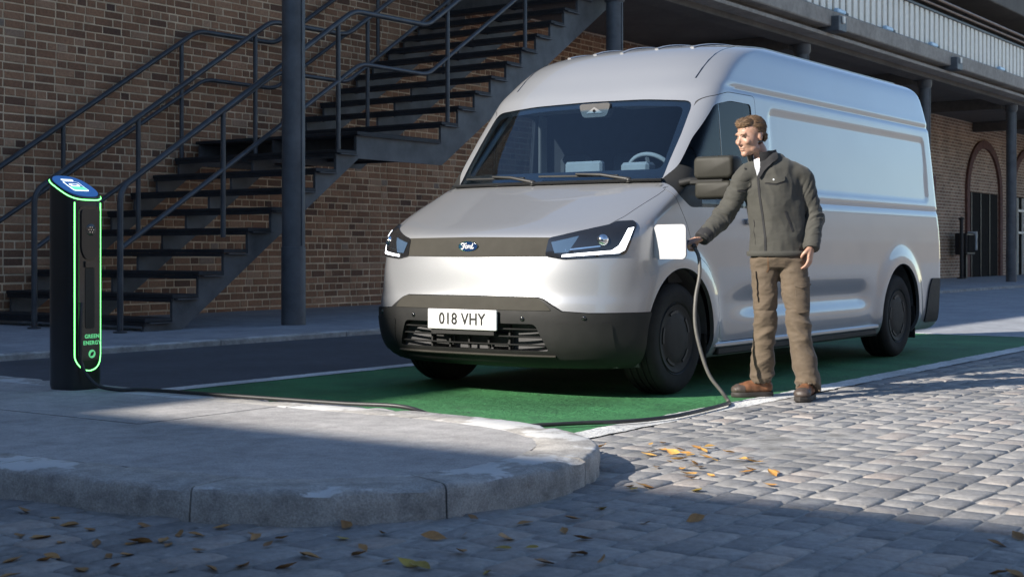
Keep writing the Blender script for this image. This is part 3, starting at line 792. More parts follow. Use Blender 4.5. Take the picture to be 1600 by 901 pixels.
def outline(row):
    z, yf, w, c, e, yr = row; pts = []
    for i in range(NF + 1):
        th = math.pi / 2 * (i / NF); 
        pts.append((w * math.sin(th) ** (2 / e), yf + c - c * math.cos(th) ** (2 / e)))
    rr = min(0.14, w * 0.9); y0, y1 = yf + c, yr - rr
    for i in range(1, NS): pts.append((w, y0 + (y1 - y0) * i / NS))
    for i in range(NR + 1):
        th = math.pi / 2 * i / NR; pts.append((w - rr + rr * math.cos(th) ** 0.8, y1 + rr * math.sin(th) ** 0.8))
    for q in (0.75, 0.5, 0.25, 0.0): pts.append(((w - rr) * q, yr))
    return pts
def rsdf(y, z, y0, y1, z0, z1, r):
    dy = max(y0 + r - y, y - (y1 - r)); dz = max(z0 + r - z, z - (z1 - r))
    return math.hypot(max(dy, 0), max(dz, 0)) + min(max(dy, dz), 0) - r
def side_dx(y, z):
    d = 0.0
    for ay in (AX_F, AX_R):
        q = math.hypot(y - ay, z - AX_Z)
        if q < 0.64: d += 0.026 * smst(0.64, 0.47, q) * smst(0.05, 0.35, z)
    if z < 0.75:
        win = smst(0.45, 1.1, y) * smst(3.30, 2.95, y)
        if z > 0.545: d -= 0.032 * smst(0.72, 0.545, z) * win
        else: d -= 0.032 * smst(0.43, 0.545, z) * win
        d += 0.008 * win * smst(0.5, 0.4, z)
    d -= 0.010 * math.exp(-((z - 1.262) / 0.018) ** 2) * smst(0.0, 0.3, y)
    d -= 0.016 * math.exp(-((z - 2.028) / 0.018) ** 2) * smst(0.55, 0.9, y)
    d -= 0.009 * smst(0.0, -0.03, rsdf(y, z, 1.36, 4.66, 1.33, 1.925, 0.09))
    d -= 0.007 * smst(0.0, -0.05, rsdf(y, z, 3.2, 4.72, 0.80, 1.17, 0.08)) * 0.0
    return d
def body_mesh():
    vs = []; fs = []; rows = slices(); n = None
    for row in rows:
        h = outline(row); w = row[2]; n = len(h)
        for s in (1, -1):
            for (x, y) in h:
                k = (x / w) ** 10 if w > 0.5 else 0
                vs.append((s * max(0, x + side_dx(y, row[0]) * k), y, row[0]))
    # right column indices 0..n-1, left n..2n-1; first and last are shared on the centre line
    W = 2 * n
    def R(i, j): return i * W + j
    def Lf(i, j): return i * W + (j if j in (0, n - 1) else n + j)
    for i in range(len(rows) - 1):
        for j in range(n - 1):
            fs.append((R(i, j), R(i, j + 1), R(i + 1, j + 1), R(i + 1, j)))
            fs.append((Lf(i, j + 1), Lf(i, j), Lf(i + 1, j), Lf(i + 1, j + 1)))
    for i, fl in ((0, False), (len(rows) - 1, True)):
        for j in range(n - 1):
            q = [R(i, j), R(i, j + 1), Lf(i, j + 1), Lf(i, j)]
            u = []
            for a in q:
                if a not in u: u.append(a)
            fs.append(tuple(u if fl else u[::-1]))
    return vs, fs
bv, bf = body_mesh()
bm = bmesh.new(); L_ = [bm.verts.new(v) for v in bv]
for f in bf:
    try: bm.faces.new([L_[i] for i in f])
    except ValueError: pass
bmesh.ops.delete(bm, geom=[v for v in bm.verts if not v.link_faces], context='VERTS')
bmesh.ops.recalc_face_normals(bm, faces=bm.faces[:])
bm.normal_update()
if max(bm.faces, key=lambda f: f.calc_center_median().z).normal.z < 0: bmesh.ops.reverse_faces(bm, faces=bm.faces[:])
BODY_BVH = BVHTree.FromBMesh(bm)
bm.verts.index_update(); bm.normal_update()
ov = [v.co.copy() for v in bm.verts]; on = [v.normal.copy() for v in bm.verts]; of = [[v.index for v in f.verts] for f in bm.faces]
bm.free()
def shell_mesh(name, out, inn, m_out='silver', m_in='liner'):
    """closed shell between two offsets of the body surface"""
    n = len(ov)
    vs = [(p + q * out)[:] for p, q in zip(ov, on)] + [(p - q * inn)[:] for p, q in zip(ov, on)]
    fs = [tuple(f) for f in of] + [tuple(i + n for i in reversed(f)) for f in of]
    me = bpy.data.meshes.new(name); me.from_pydata(vs, [], fs)
    me.materials.append(M[m_out]); me.materials.append(M[m_in])
    me.polygons.foreach_set('material_index', [0] * len(of) + [1] * len(of)); me.update(); return me
def boolean(me, cutters, op):
    a = bpy.data.objects.new('tmp_a', me); COL.objects.link(a); tmp = [a]
    for c in cutters:
        b = bpy.data.objects.new('tmp_b', c); COL.objects.link(b); tmp.append(b)
        md = a.modifiers.new('b', 'BOOLEAN'); md.operation = op; md.object = b
        try: md.solver = 'MANIFOLD'
        except TypeError: md.solver = 'EXACT'
    bpy.context.view_layer.update()
    dg = bpy.context.evaluated_depsgraph_get()
    r = bpy.data.meshes.new_from_object(a.evaluated_get(dg))
    for o in tmp: bpy.data.objects.remove(o)
    return r
def cutter(poly, ax, a, b, mat='liner'):
    me = MB().prism(poly, ax, a, b).mesh('cut'); me.materials.append(M['silver']); me.materials.append(M[mat])
    me.polygons.foreach_set('material_index', [1] * len(me.polygons)); return me
def shrink(poly, d):
    """move a 2-D polygon's edges inwards by d"""
    P = [Vector((p[0], p[1])) for p in poly]; n = len(P)
    area = sum(P[i].x * P[(i + 1) % n].y - P[(i + 1) % n].x * P[i].y for i in range(n)); s = 1 if area > 0 else -1
    o = []
    for i in range(n):
        t1 = (P[i] - P[i - 1]).normalized(); t2 = (P[(i + 1) % n] - P[i]).normalized()
        n1, n2 = Vector((-t1.y, t1.x)) * s, Vector((-t2.y, t2.x)) * s; nn = n1 + n2
        if nn.length < 1e-5: nn = n1
        nn.normalize(); o.append(tuple(P[i] + nn * d / max(0.35, nn.dot(n1))))
    return o
def rounded(poly, r, n=4):
    out = []; m = len(poly)
    for i in range(m):
        a, b, c = Vector(poly[i - 1]), Vector(poly[i]), Vector(poly[(i + 1) % m])
        d1, d2 = a - b, c - b; q = min(r, d1.length * 0.45, d2.length * 0.45); d1.normalize(); d2.normalize()
        for j in range(n + 1):
            t = j / n; p = (1 - t) ** 2 * (b + d1 * q) + 2 * t * (1 - t) * b + t * t * (b + d2 * q); out.append((p.x, p.y))
    return out
CAML = CO - V0
def hit_px(x, y):
    d = px_ray(x, y).normalized(); h = BODY_BVH.ray_cast(CAML, d)
    return h[0]
def side_x(y, z): 
    h = BODY_BVH.ray_cast(Vector((3, y, z)), Vector((-1, 0, 0)))[0]; return h.x if h else 1.0
def front_y(x, z):
    h = BODY_BVH.ray_cast(Vector((x, -4, z)), Vector((0, 1, 0)))[0]; return h.y if h else 0
def top_z(x, y):
    h = BODY_BVH.ray_cast(Vector((x, y, 5)), Vector((0, 0, -1)))[0]; return h.z if h else 2.4
def patch(poly, proj, name, mat, parent, th=0.004, lift=0.002, step=0.03, mirror=False):
    """panel that follows the body: 2-D polygon filled with a grid, every point laid on the surface by proj(u, v) -> (point, outward)"""
    P = [Vector((p[0], p[1])) for p in poly]; n = len(P)
    dense = []
    for i in range(n):
        a, b = P[i], P[(i + 1) % n]; k = max(1, int((b - a).length / step))
        dense += [a.lerp(b, j / k) for j in range(k)]
    u0, u1 = min(p.x for p in P), max(p.x for p in P); v0, v1 = min(p.y for p in P), max(p.y for p in P)
    inner = []
    for i in range(1, int((u1 - u0) / step) + 1):
        for j in range(1, int((v1 - v0) / step) + 1):
            q = Vector((u0 + i * step, v0 + j * step))
            if inside(q, dense) and min((q - d).length for d in dense) > step * 0.5: inner.append(q)
    nd = len(dense)
    r = geometry.delaunay_2d_cdt(dense + inner, [], [list(range(nd))], 1, 1e-6)
    V2, F2 = r[0], r[2]
    top = []; bot = []
    for q in V2:
        pt, nr = proj(q.x, q.y); top.append(pt + nr * (lift + th)); bot.append(pt + nr * lift)
    m = len(V2); vs = top + bot; fs = [tuple(f) for f in F2] + [tuple(i + m for i in reversed(f)) for f in F2]
    ec = {}
    for f in F2:
        for i in range(len(f)):
            a, b = f[i], f[(i + 1) % len(f)]
            if (b, a) in ec: del ec[(b, a)]
            else: ec[(a, b)] = 1
    fs += [(b, a, a + m, b + m) for a, b in ec]
    if mirror:
        vs = [Vector((-p.x, p.y, p.z)) for p in vs]; fs = [tuple(reversed(f)) for f in fs]
    mb = MB(); mb.add(vs, fs); me = mb.mesh(name)
    b2 = bmesh.new(); b2.from_mesh(me); bmesh.ops.recalc_face_normals(b2, faces=b2.faces[:]); b2.to_mesh(me); b2.free()
    return obj(name, me, mat, parent, 35)
def proj_px(x, y):
    d = px_ray(x, y).normalized(); h = BODY_BVH.ray_cast(CAML, d)
    if h[0] is None:
        h = BODY_BVH.find_nearest(CAML + d * 8.6)
    return h[0], h[1]
def proj_front(x, z):
    h = BODY_BVH.ray_cast(Vector((x, -4, z)), Vector((0, 1, 0))); return h[0], h[1]
def proj_side(y, z):
    h = BODY_BVH.ray_cast(Vector((4, y, z)), Vector((-1, 0, 0))); return h[0], h[1]
def proj_top(x, y):
    h = BODY_BVH.ray_cast(Vector((x, y, 6)), Vector((0, 0, -1))); return h[0], h[1]

# panel outlines
ws_poly = rounded([(-0.84, 1.365), (-0.5, 1.362), (0, 1.36), (0.5, 1.362), (0.84, 1.365), (0.805, 1.912), (0.45, 1.94), (0, 1.948), (-0.45, 1.94), (-0.805, 1.912)], 0.06)
win_poly = rounded([(-0.065, 1.265), (0.09, 1.185), (1.09, 1.20), (1.09, 1.93), (0.77, 1.93), (0.55, 1.89), (0.285, 1.65), (0.105, 1.45), (-0.025, 1.335)], 0.04)
door_poly = rounded([(0.02, 1.08), (0.10, 0.90), (0.30, 0.80), (0.44, 0.62), (0.47, 0.30), (1.16, 0.30), (1.16, 1.995), (0.74, 1.99), (0.50, 1.935), (0.245, 1.685), (0.06, 1.475), (-0.06, 1.36), (-0.115, 1.26)], 0.05)
bump_line = [(-1.2, 0.535), (-0.80, 0.535), (-0.66, 0.545), (-0.545, 0.615), (-0.50, 0.628), (0, 0.632), (0.50, 0.628), (0.545, 0.615), (0.66, 0.545), (0.80, 0.535), (1.2, 0.535)]
bump_poly = [(-1.2, 0.1)] + bump_line + [(1.2, 0.1)]
hood_poly = rounded([(-0.78, -0.775), (-0.56, -0.89), (-0.3, -0.925), (0, -0.935), (0.3, -0.925), (0.56, -0.89), (0.78, -0.775), (0.86, -0.52), (0.90, -0.18), (0.905, -0.02), (0.55, -0.10), (0, -0.135), (-0.55, -0.10), (-0.905, -0.02), (-0.90, -0.18), (-0.86, -0.52)], 0.03)
def arch_cut(s, ay):
    mb = MB(); prof = [(ARCH_R, 0.62 * s), (ARCH_R, 1.3 * s)]
    if s < 0: prof = prof[::-1]
    mb.lathe(prof, 72, 'x', (0, ay, AX_Z))
    me = mb.mesh('cut'); me.materials.append(M['silver']); me.materials.append(M['liner']); me.polygons.foreach_set('material_index', [1] * len(me.polygons))
    b2 = bmesh.new(); b2.from_mesh(me); bmesh.ops.recalc_face_normals(b2, faces=b2.faces[:]); b2.to_mesh(me); b2.free(); return me
arches = lambda: [arch_cut(s, a) for s in (1, -1) for a in (AX_F, AX_R)]
def finish(me, name, parent=van, ang=32, mats=None):
    if mats:
        me.materials.clear()
        for q in mats: me.materials.append(M[q])
    return obj(name, me, 'silver', parent, ang)
SHELL = shell_mesh('shell', 0.0, 0.028)
body_cut = [cutter(ws_poly, 1, -1.5, 1.1), cutter(bump_poly, 1, -1.5, -0.30), cutter(hood_poly, 2, 0.99, 1.7)] + arches()
for s in (1, -1): body_cut.append(cutter(door_poly, 0, 0.82 * s, 1.3 * s))
body = finish(boolean(SHELL.copy(), body_cut, 'DIFFERENCE'), 'body')
BX = MB().box
hood = finish(boolean(SHELL.copy(), [cutter(shrink(hood_poly, 0.004), 2, 0.99, 1.7)], 'INTERSECT'), 'bonnet')
bump_in = [(-1.2, 0.1)] + [(x, z - 0.004) for x, z in bump_line] + [(1.2, 0.1)]
GR = rounded([(-0.50, 0.465), (0.50, 0.465), (0.575, 0.30), (-0.575, 0.30)], 0.03)
bsh = shell_mesh('shell', 0.012, 0.03, 'cladding', 'liner')
front_half = cutter(bump_in, 1, -1.5, -0.31)
bumper = boolean(bsh, [front_half], 'INTERSECT')
bumper = finish(boolean(bumper, [cutter(GR, 1, -1.5, -0.7)] + [arch_cut(s, AX_F) for s in (1, -1)], 'DIFFERENCE'), 'front_bumper', mats=['cladding', 'liner'])
wsg = finish(boolean(shell_mesh('g', -0.004, 0.010, 'windscreen', 'windscreen'), [cutter(shrink(ws_poly, 0.003), 1, -1.5, 1.1, 'windscreen')], 'INTERSECT'), 'windscreen', mats=['windscreen', 'windscreen'])
# dark ceramic band round the windscreen
band = boolean(shell_mesh('g', -0.0105, 0.013, 'gloss_black', 'gloss_black'), [cutter(shrink(ws_poly, 0.002), 1, -1.5, 1.1)], 'INTERSECT')
band_in = rounded([(-0.785, 1.435), (0.785, 1.435), (0.755, 1.872), (0.4, 1.897), (0, 1.905), (-0.4, 1.897), (-0.755, 1.872)], 0.05)
finish(boolean(band, [cutter(band_in, 1, -1.5, 1.2)], 'DIFFERENCE'), 'windscreen_band', wsg, mats=['gloss_black', 'gloss_black'])
win_in = win_poly
tri_front = [(-0.3, 1.0), (0.245, 1.0), (0.245, 2.1), (-0.3, 2.1)]
for s in (1, -1):
    d = boolean(SHELL.copy(), [cutter(shrink(door_poly, 0.004), 0, 0.82 * s, 1.3 * s)], 'INTERSECT')
    d = boolean(d, [cutter(win_poly, 0, 0.8 * s, 1.3 * s)] + arches(), 'DIFFERENCE')
    door = finish(d, 'front_door')
    g = boolean(shell_mesh('g', -0.006, 0.012, 'side_glass', 'side_glass'), [cutter(shrink(win_poly, 0.002), 0, 0.82 * s, 1.3 * s)], 'INTERSECT')
    finish(boolean(g, [cutter(tri_front, 0, 0.5 * s, 1.35 * s)], 'DIFFERENCE'), 'door_window', door, mats=['side_glass', 'side_glass'])
    q = boolean(shell_mesh('g', -0.002, 0.014, 'cladding', 'cladding'), [cutter(shrink(win_poly, 0.002), 0, 0.82 * s, 1.3 * s)], 'INTERSECT')
    q2 = rounded([(-0.3, 1.0), (0.255, 1.0), (0.255, 1.40), (0.05, 1.50), (-0.3, 1.45)], 0.02)
    finish(boolean(q, [cutter(q2, 0, 0.5 * s, 1.35 * s)], 'INTERSECT'), 'corner_panel', door, mats=['cladding', 'cladding'])
    q = boolean(shell_mesh('g', -0.004, 0.014, 'side_glass', 'side_glass'), [cutter(shrink(win_poly, 0.002), 0, 0.82 * s, 1.3 * s)], 'INTERSECT')
    finish(boolean(q, [cutter([(-0.3, 1.46), (0.05, 1.51), (0.235, 1.412), (0.235, 2.1), (-0.3, 2.1)], 0, 0.5 * s, 1.35 * s)], 'INTERSECT'), 'quarter_light', door, mats=['side_glass', 'side_glass'])
    MB().tube([Vector((s * (side_x(0.60, z) - 0.014), 0.60, z)) for z in np.linspace(1.19, 1.92, 9)], [(0.010, 0.014)] * 9, 8).build('window_divider', 'gloss_black', door, 60)
    # door handle
    hx = side_x(1.0, 1.12) * s
    MB().box(min(hx - 0.004 * s, hx + 0.028 * s), max(hx - 0.004 * s, hx + 0.028 * s), 0.86, 1.09, 1.085, 1.125, 0.008).build('handle', 'silver', door)
# chassis, floor and wheel housings
MB().box(-0.86, 0.86, -0.62, 4.85, 0.19, 0.235, 0.01).build('underbody', 'liner', van)
for ay in (AX_F, AX_R):
    MB().lathe([(0.05, -0.75), (0.05, 0.75)], 12, 'x', (0, ay, AX_Z)).build('axle', 'liner', van, 40)
    for s in (1, -1):
        mb = MB(); n = 40; pts = []
        for i in range(n + 1):
            t = math.radians(-20) + math.radians(220) * i / n; pts.append((ay + (ARCH_R + 0.012) * math.cos(t), AX_Z + (ARCH_R + 0.012) * math.sin(t)))
        xi, xo = 0.60 * s, 0.955 * s
        vs = [(xi, a, b) for a, b in pts] + [(xo, a, b) for a, b in pts]
        mb.add(vs, [(i, i + 1, n + 2 + i, n + 1 + i) for i in range(n)] + [tuple(range(n + 1))])
        mb.build('wheel_housing', 'liner', van, 40)
# wheels
def wheel(x, ay, s):
    t = 0.235; R = TYRE_R; w = empty('wheel', (0, 0, 0)); w.parent = van; w.location = (x, ay, AX_Z)
    del_keys = [k for k in w.keys()]
    o = [(0.205, -t / 2 + 0.012), (0.235, -t / 2), (0.29, -t / 2 - 0.006), (R - 0.035, -t / 2 - 0.002), (R - 0.012, -t / 2 + 0.012), (R - 0.002, -t / 2 + 0.03)]
    for g in (-0.065, -0.02, 0.025, 0.07): o += [(R, g - 0.018), (R, g + 0.012), (R - 0.008, g + 0.013), (R - 0.008, g + 0.019)]
    o += [(R - 0.002, t / 2 - 0.03), (R - 0.012, t / 2 - 0.012), (R - 0.035, t / 2 + 0.002), (0.29, t / 2 + 0.006), (0.235, t / 2), (0.205, t / 2 - 0.012)]
    MB().lathe(o, 64, 'x', close=False).build('tyre', 'rubber', w, 40)
    e = t / 2 * s
    c = [(0.0001, e - 0.004 * s), (0.10, e - 0.002 * s), (0.155, e - 0.008 * s), (0.17, e - 0.012 * s), (0.195, e - 0.006 * s), (0.214, e - 0.002 * s), (0.222, e - 0.014 * s), (0.222, e - 0.05 * s)]
    rim = MB().lathe(c, 56, 'x', close=False).build('wheel_cover', 'wheel_cover', w, 50)
    MB().lathe([(0.222, e - 0.004 * s), (0.229, e + 0.003 * s), (0.233, e - 0.002 * s), (0.233, e - 0.03 * s)], 56, 'x', close=False).build('rim_edge', 'cladding', w, 50)
    for i in range(5):
        a0 = 2 * math.pi * (i + 0.15) / 5
        mb = MB(); n = 8; vs = []
        for j in range(n + 1):
            a = a0 + math.radians(34) * j / n
            for r in (0.158, 0.176):
                for dx in (0.0, -0.010): vs.append((e + (dx + 0.0) * s - 0.003 * s, r * math.cos(a), r * math.sin(a)))
        fs = []
        for j in range(n):
            b = j * 4; fs += [(b, b + 2, b + 6, b + 4), (b, b + 4, b + 5, b + 1), (b + 2, b + 3, b + 7, b + 6)]
        fs += [(0, 1, 3, 2), (n * 4, n * 4 + 2, n * 4 + 3, n * 4 + 1)]
        mb.add(vs, fs).build('vent_slot', 'ink', rim)
    return w
for ay in (AX_F, AX_R):
    for s in (1, -1): wheel(0.862 * s, ay, s)
for s in (1, -1):
    MB().box(min(0.80 * s, 0.97 * s), max(0.80 * s, 0.97 * s), AX_R + 0.44, AX_R + 0.46, 0.14, 0.42, 0.004).build('mud_flap', 'rubber', van)
    MB().box(min(0.82 * s, 0.96 * s), max(0.82 * s, 0.96 * s), AX_F + 0.42, AX_F + 0.44, 0.16, 0.36, 0.004).build('mud_flap', 'rubber', van)
    xs = sorted((0.935 * s, 0.992 * s)); MB().box(xs[0], xs[1], 0.46, 3.32, 0.215, 0.262, 0.008).build('sill_strip', 'cladding', van)
    xs = sorted((0.955 * s, 1.0 * s)); MB().box(xs[0], xs[1], 0.40, 3.36, 0.263, 0.30, 0.01).build('sill_step', 'silver', van)
# ------------------------------------------------------------------ van front: grille, lamps, plate, badge
gb = MB()
gb.box(-0.60, 0.60, -0.90, -0.80, 0.27, 0.49)
grille = gb.build('grille', 'liner', van)
for z in (0.335, 0.385, 0.43):
    hw = 0.575 - (z - 0.30) * 0.45
    pts = [Vector((hw * u, front_y(hw * u, z) + 0.012, z)) for u in np.linspace(-1, 1, 17)]
    MB().tube(pts, [(0.006, 0.012)] * len(pts), 8).build('grille_bar', 'cladding', grille, 60)
for xx in (-0.30, -0.15, 0.0, 0.15, 0.30):
    MB().box(xx - 0.006, xx + 0.006, front_y(xx, 0.37) + 0.03, front_y(xx, 0.37) + 0.05, 0.305, 0.455).build('grille_fin', 'cladding', grille)
for xx in (-0.23, 0.22): MB().box(xx - 0.09, xx + 0.09, -0.93, -0.915, 0.31, 0.40, 0.004).build('radiator_panel', 'brown_trim', grille)
# lower lip and fog pods
for s in (False, True):
    patch(rounded([(0.60, 0.26), (0.90, 0.27), (0.90, 0.46), (0.885, 0.475), (0.60, 0.475), (0.62, 0.36)], 0.02), proj_front, 'bumper_corner', 'cladding', bumper, 0.006, 0.0105, 0.04, s)
pts = [Vector((u, front_y(u, 0.268) - 0.015, 0.268)) for u in np.linspace(-0.60, 0.60, 21)]
MB().tube(pts, [(0.010, 0.022)] * len(pts), 8).build('lower_lip', 'olive', bumper, 60)
pts_u = [Vector((u, front_y(u, 0.605) - 0.011, 0.605 - 0.0)) for u in np.linspace(-0.50, 0.50, 17)]
patch(rounded([(-0.545, 0.595), (-0.50, 0.618), (0.50, 0.618), (0.545, 0.595), (0.60, 0.545), (-0.60, 0.545)], 0.02), proj_front, 'bumper_top', 'olive', bumper, 0.006, 0.0105, 0.05)
for xx, zz in ((-0.42, 0.50), (0.42, 0.495), (0.78, 0.505), (-0.78, 0.505)):
    y = front_y(xx, zz); MB().lathe([(0.0001, y - 0.020), (0.010, y - 0.020), (0.014, y - 0.016), (0.014, y + 0.0)], 14, 'y', (xx, 0, zz)).build('parking_sensor', 'gloss_black', bumper, 50)
# number plate
pz0, pz1, pw = 0.435, 0.535, 0.265
py = front_y(0, 0.48) - 0.022
pl = empty('number_plate', (0, 0, 0)); pl.parent = van; pl.location = (-0.005, py, 0.482)
MB().box(-pw, pw, -0.012, 0.004, -0.062, 0.062, 0.004).build('plate_body', 'plate_white', pl)
MB().box(-pw + 0.03, pw - 0.03, 0.0045, 0.03, -0.092, -0.02).build('plate_mount', 'cladding', pl)
def text_mesh(txt, size, depth=0.0006, shear=0.0, sx=1.0, space=1.0):
    c = bpy.data.curves.new('t', 'FONT'); c.body = txt; c.size = size; c.extrude = depth; c.align_x = 'CENTER'; c.align_y = 'CENTER'; c.shear = shear; c.space_character = space; c.offset = 0.0
    o = bpy.data.objects.new('t', c); COL.objects.link(o); bpy.context.view_layer.update()
    me = bpy.data.meshes.new_from_object(o.evaluated_get(bpy.context.evaluated_depsgraph_get()))
    bpy.data.objects.remove(o); bpy.data.curves.remove(c)
    for v in me.vertices: v.co.x *= sx
    return me
def place_text(me, name, mat, parent, mw):
    me.transform(mw); return obj(name, me, mat, parent)
FRONT = Matrix(((1, 0, 0, 0), (0, 0, -1, 0), (0, 1, 0, 0), (0, 0, 0, 1)))     # text plane facing -Y
def bold_text(txt, size, name, mat, parent, mw, shear=0.0, sx=1.0, space=1.0, w=0.0016):
    c = bpy.data.curves.new('t', 'FONT'); c.body = txt; c.size = size; c.extrude = 0.0006; c.align_x = 'CENTER'; c.align_y = 'CENTER'; c.shear = shear; c.space_character = space; c.offset = w
    o = bpy.data.objects.new('t', c); COL.objects.link(o); bpy.context.view_layer.update()
    me = bpy.data.meshes.new_from_object(o.evaluated_get(bpy.context.evaluated_depsgraph_get()))
    bpy.data.objects.remove(o); bpy.data.curves.remove(c)
    for v in me.vertices: v.co.x *= sx
    return place_text(me, name, mat, parent, mw)
bold_text('018 VHY', 0.100, 'plate_lettering', 'ink', pl, Matrix.Translation((0.004, -0.0135, 0)) @ FRONT, sx=0.92, space=1.06, w=0.0022)
# olive band with the oval badge
band_poly = rounded([(-0.575, 0.872), (-0.585, 0.982), (0, 0.987), (0.585, 0.982), (0.575, 0.872), (0, 0.868)], 0.012)
bandp = patch(band_poly, proj_front, 'front_band', 'olive', van, 0.004, 0.002, 0.05)
bz = 0.932; bx0 = -0.012
by = front_y(bx0, bz) - 0.008
bad = empty('badge', (0, 0, 0)); bad.parent = van; bad.location = (bx0, by, bz)
def oval(a, b, y0, y1, n=40): return MB().prism([(a * math.cos(2 * math.pi * i / n), b * math.sin(2 * math.pi * i / n)) for i in range(n)], 1, y0, y1)
oval(0.075, 0.033, -0.004, 0.004).build('badge_rim', 'chrome', bad); oval(0.0715, 0.0295, -0.0055, -0.0042).build('badge_field', 'badge_blue', bad)
# script lettering of the badge, drawn as pen strokes
def stroke(pts, w): return MB().tube([(x, -0.0065, z) for x, z in catmull([(a, b, 0) for a, b in pts], 6) for (x, z) in [(x, z)]] if False else [Vector((p.x, -0.0062, p.y)) for p in catmull([(a, b, 0) for a, b in pts], 6)], [(0.0012, w)] * (6 * (len(pts) - 1) + 1), 6, up=(0, 1, 0))
letters = MB()
for pts, w in (([(-0.047, 0.010), (-0.050, 0.016), (-0.040, 0.019), (-0.020, 0.016), (-0.008, 0.020)], 0.0030),
               ([(-0.026, 0.016), (-0.031, 0.0), (-0.038, -0.014), (-0.047, -0.017), (-0.051, -0.012)], 0.0034),
               ([(-0.042, 0.002), (-0.030, 0.003), (-0.018, 0.002)], 0.0022),
               ([(-0.010, 0.006), (-0.018, 0.002), (-0.020, -0.007), (-0.013, -0.012), (-0.005, -0.007), (-0.004, 0.001), (-0.010, 0.006)], 0.0026),
               ([(0.001, 0.004), (0.004, 0.005), (0.002, -0.012)], 0.0028), ([(0.003, -0.002), (0.009, 0.005), (0.014, 0.005), (0.015, 0.001)], 0.0024),
               ([(0.030, 0.004), (0.021, 0.003), (0.017, -0.007), (0.023, -0.012), (0.031, -0.005)], 0.0026), ([(0.040, 0.019), (0.034, 0.004), (0.030, -0.009), (0.036, -0.013), (0.046, -0.006)], 0.0030)):
    b = stroke(pts, w); letters.add(b.v, b.f)
letters.build('badge_lettering', 'plate_white', bad, 60)
# headlights: outlines read off the photograph and laid on the body
hl = rounded([(852, 400.5), (858, 372.5), (955, 351.5), (963, 347), (990, 345.5), (995, 352), (978, 396), (968, 400), (880, 405)], 5)
M['lamp_tint'] = simple('lamp_tint', (0.05, 0.085, 0.14), 0.06, var=0.1, coat=1.0)
led1 = [(878, 402), (879, 398.5), (955, 391.5), (966, 384), (981, 358), (990, 356.5), (975, 391), (966, 396)]
for s in (False, True):
    h = patch(hl, proj_px, 'headlight', 'gloss_black', van, 0.006, 0.003, 8.0, s)
    patch(led1, proj_px, 'running_light', 'led', h, 0.002, 0.0095, 5.0, s)
    patch([(862, 378), (940, 362), (944, 368), (935, 392), (880, 396), (866, 396)], proj_px, 'lamp_cover', 'gloss_black', h, 0.0015, 0.0095, 8.0, s)
    patch([(862, 379), (905, 370), (888, 395), (867, 396)], proj_px, 'lamp_glass', 'lamp_tint', h, 0.0008, 0.0112, 8.0, s)
    patch([(884, 390), (938, 384), (938, 386), (884, 392.5)], proj_px, 'lamp_trim', 'chrome', h, 0.0008, 0.0112, 8.0, s)
    ctr, nr = proj_px(942, 375)
    lens = MB().lathe([(0.0001, 0.020), (0.018, 0.017), (0.03, 0.008), (0.034, 0.0), (0.036, -0.004)], 24)
    lens.xform(Matrix.Translation(ctr + nr * 0.011) @ nr.to_track_quat('Z', 'Y').to_matrix().to_4x4())
    if s: lens.v = [(-a, b, c) for a, b, c in lens.v]; lens.f = [tuple(reversed(f)) for f in lens.f]
    lens.build('lens', 'chrome', h, 60)
# wipers and scuttle
scut = [Vector((u, front_y(u, 1.362) + 0.0, 1.372)) for u in np.linspace(-0.83, 0.83, 25)]
MB().tube([p + Vector((0, -0.012, -0.012)) for p in scut], [(0.012, 0.05)] * 25, 8).build('scuttle_panel', 'cladding', van, 60)
def wiper(x0, x1, z0, z1, px_, name):
    w = empty(name, (0, 0, 0)); w.parent = van
    us = np.linspace(0, 1, 13)
    bl = []
    for t in us:
        x, z = x0 + (x1 - x0) * t, z0 + (z1 - z0) * t; bl.append(Vector((x, front_y(x, z) - 0.022, z + 0.008)))
    MB().tube(bl, [(0.008, 0.012)] * len(bl), 6).build('blade', 'brown_trim', w, 60)
    a0 = Vector((px_, front_y(px_, 1.362) - 0.035, 1.368)); mid = bl[6] + Vector((0, -0.02, 0.012))
    MB().tube([a0, a0.lerp(mid, 0.5) + Vector((0, -0.015, 0.012)), mid], [0.014, 0.011, 0.008], 8).build('arm', 'brown_trim', w, 60)
    MB().lathe([(0.02, -0.02), (0.022, 0.0), (0.012, 0.012)], 12, 'z', tuple(a0)).build('pivot', 'brown_trim', w, 60)
wiper(-0.10, 0.52, 1.400, 1.388, 0.62, 'wiper'); wiper(-0.74, -0.22, 1.400, 1.392, -0.12, 'wiper')
# rear view sensor housing at the top of the screen
cy_ = front_y(0.07, 1.87) + 0.02
MB().prism(rounded([(-0.06, 1.93), (0.20, 1.93), (0.165, 1.835), (-0.03, 1.835)], 0.03), 1, cy_, cy_ + 0.07).build('sensor_housing', 'liner', van)
MB().prism([(0.00, 1.862), (0.14, 1.862), (0.07, 1.905)], 1, cy_ - 0.006, cy_ - 0.001).build('sensor_bracket', 'seat_light', van)
MB().lathe([(0.0001, -0.012), (0.010, -0.012), (0.012, -0.007)], 12, 'y', (0.07, cy_, 1.877)).build('camera_lens', 'gloss_black', van)
for x0, x1 in ((-0.62, -0.10), (0.22, 0.66)):
    pts = [Vector((x, front_y(x, 1.905) + 0.035, 1.905 - 0.03 * ((x - (x0 + x1) / 2) / 0.3) ** 6 * 0.4)) for x in np.linspace(x0, x1, 12)]
    MB().tube(pts, 0.007, 6).build('sun_visor_edge', 'seat_light', van, 60)
    MB().box(x0, x1, pts[0].y + 0.03, pts[0].y + 0.2, 1.90, 1.915, 0.005).build('sun_visor', 'seat_light', van)
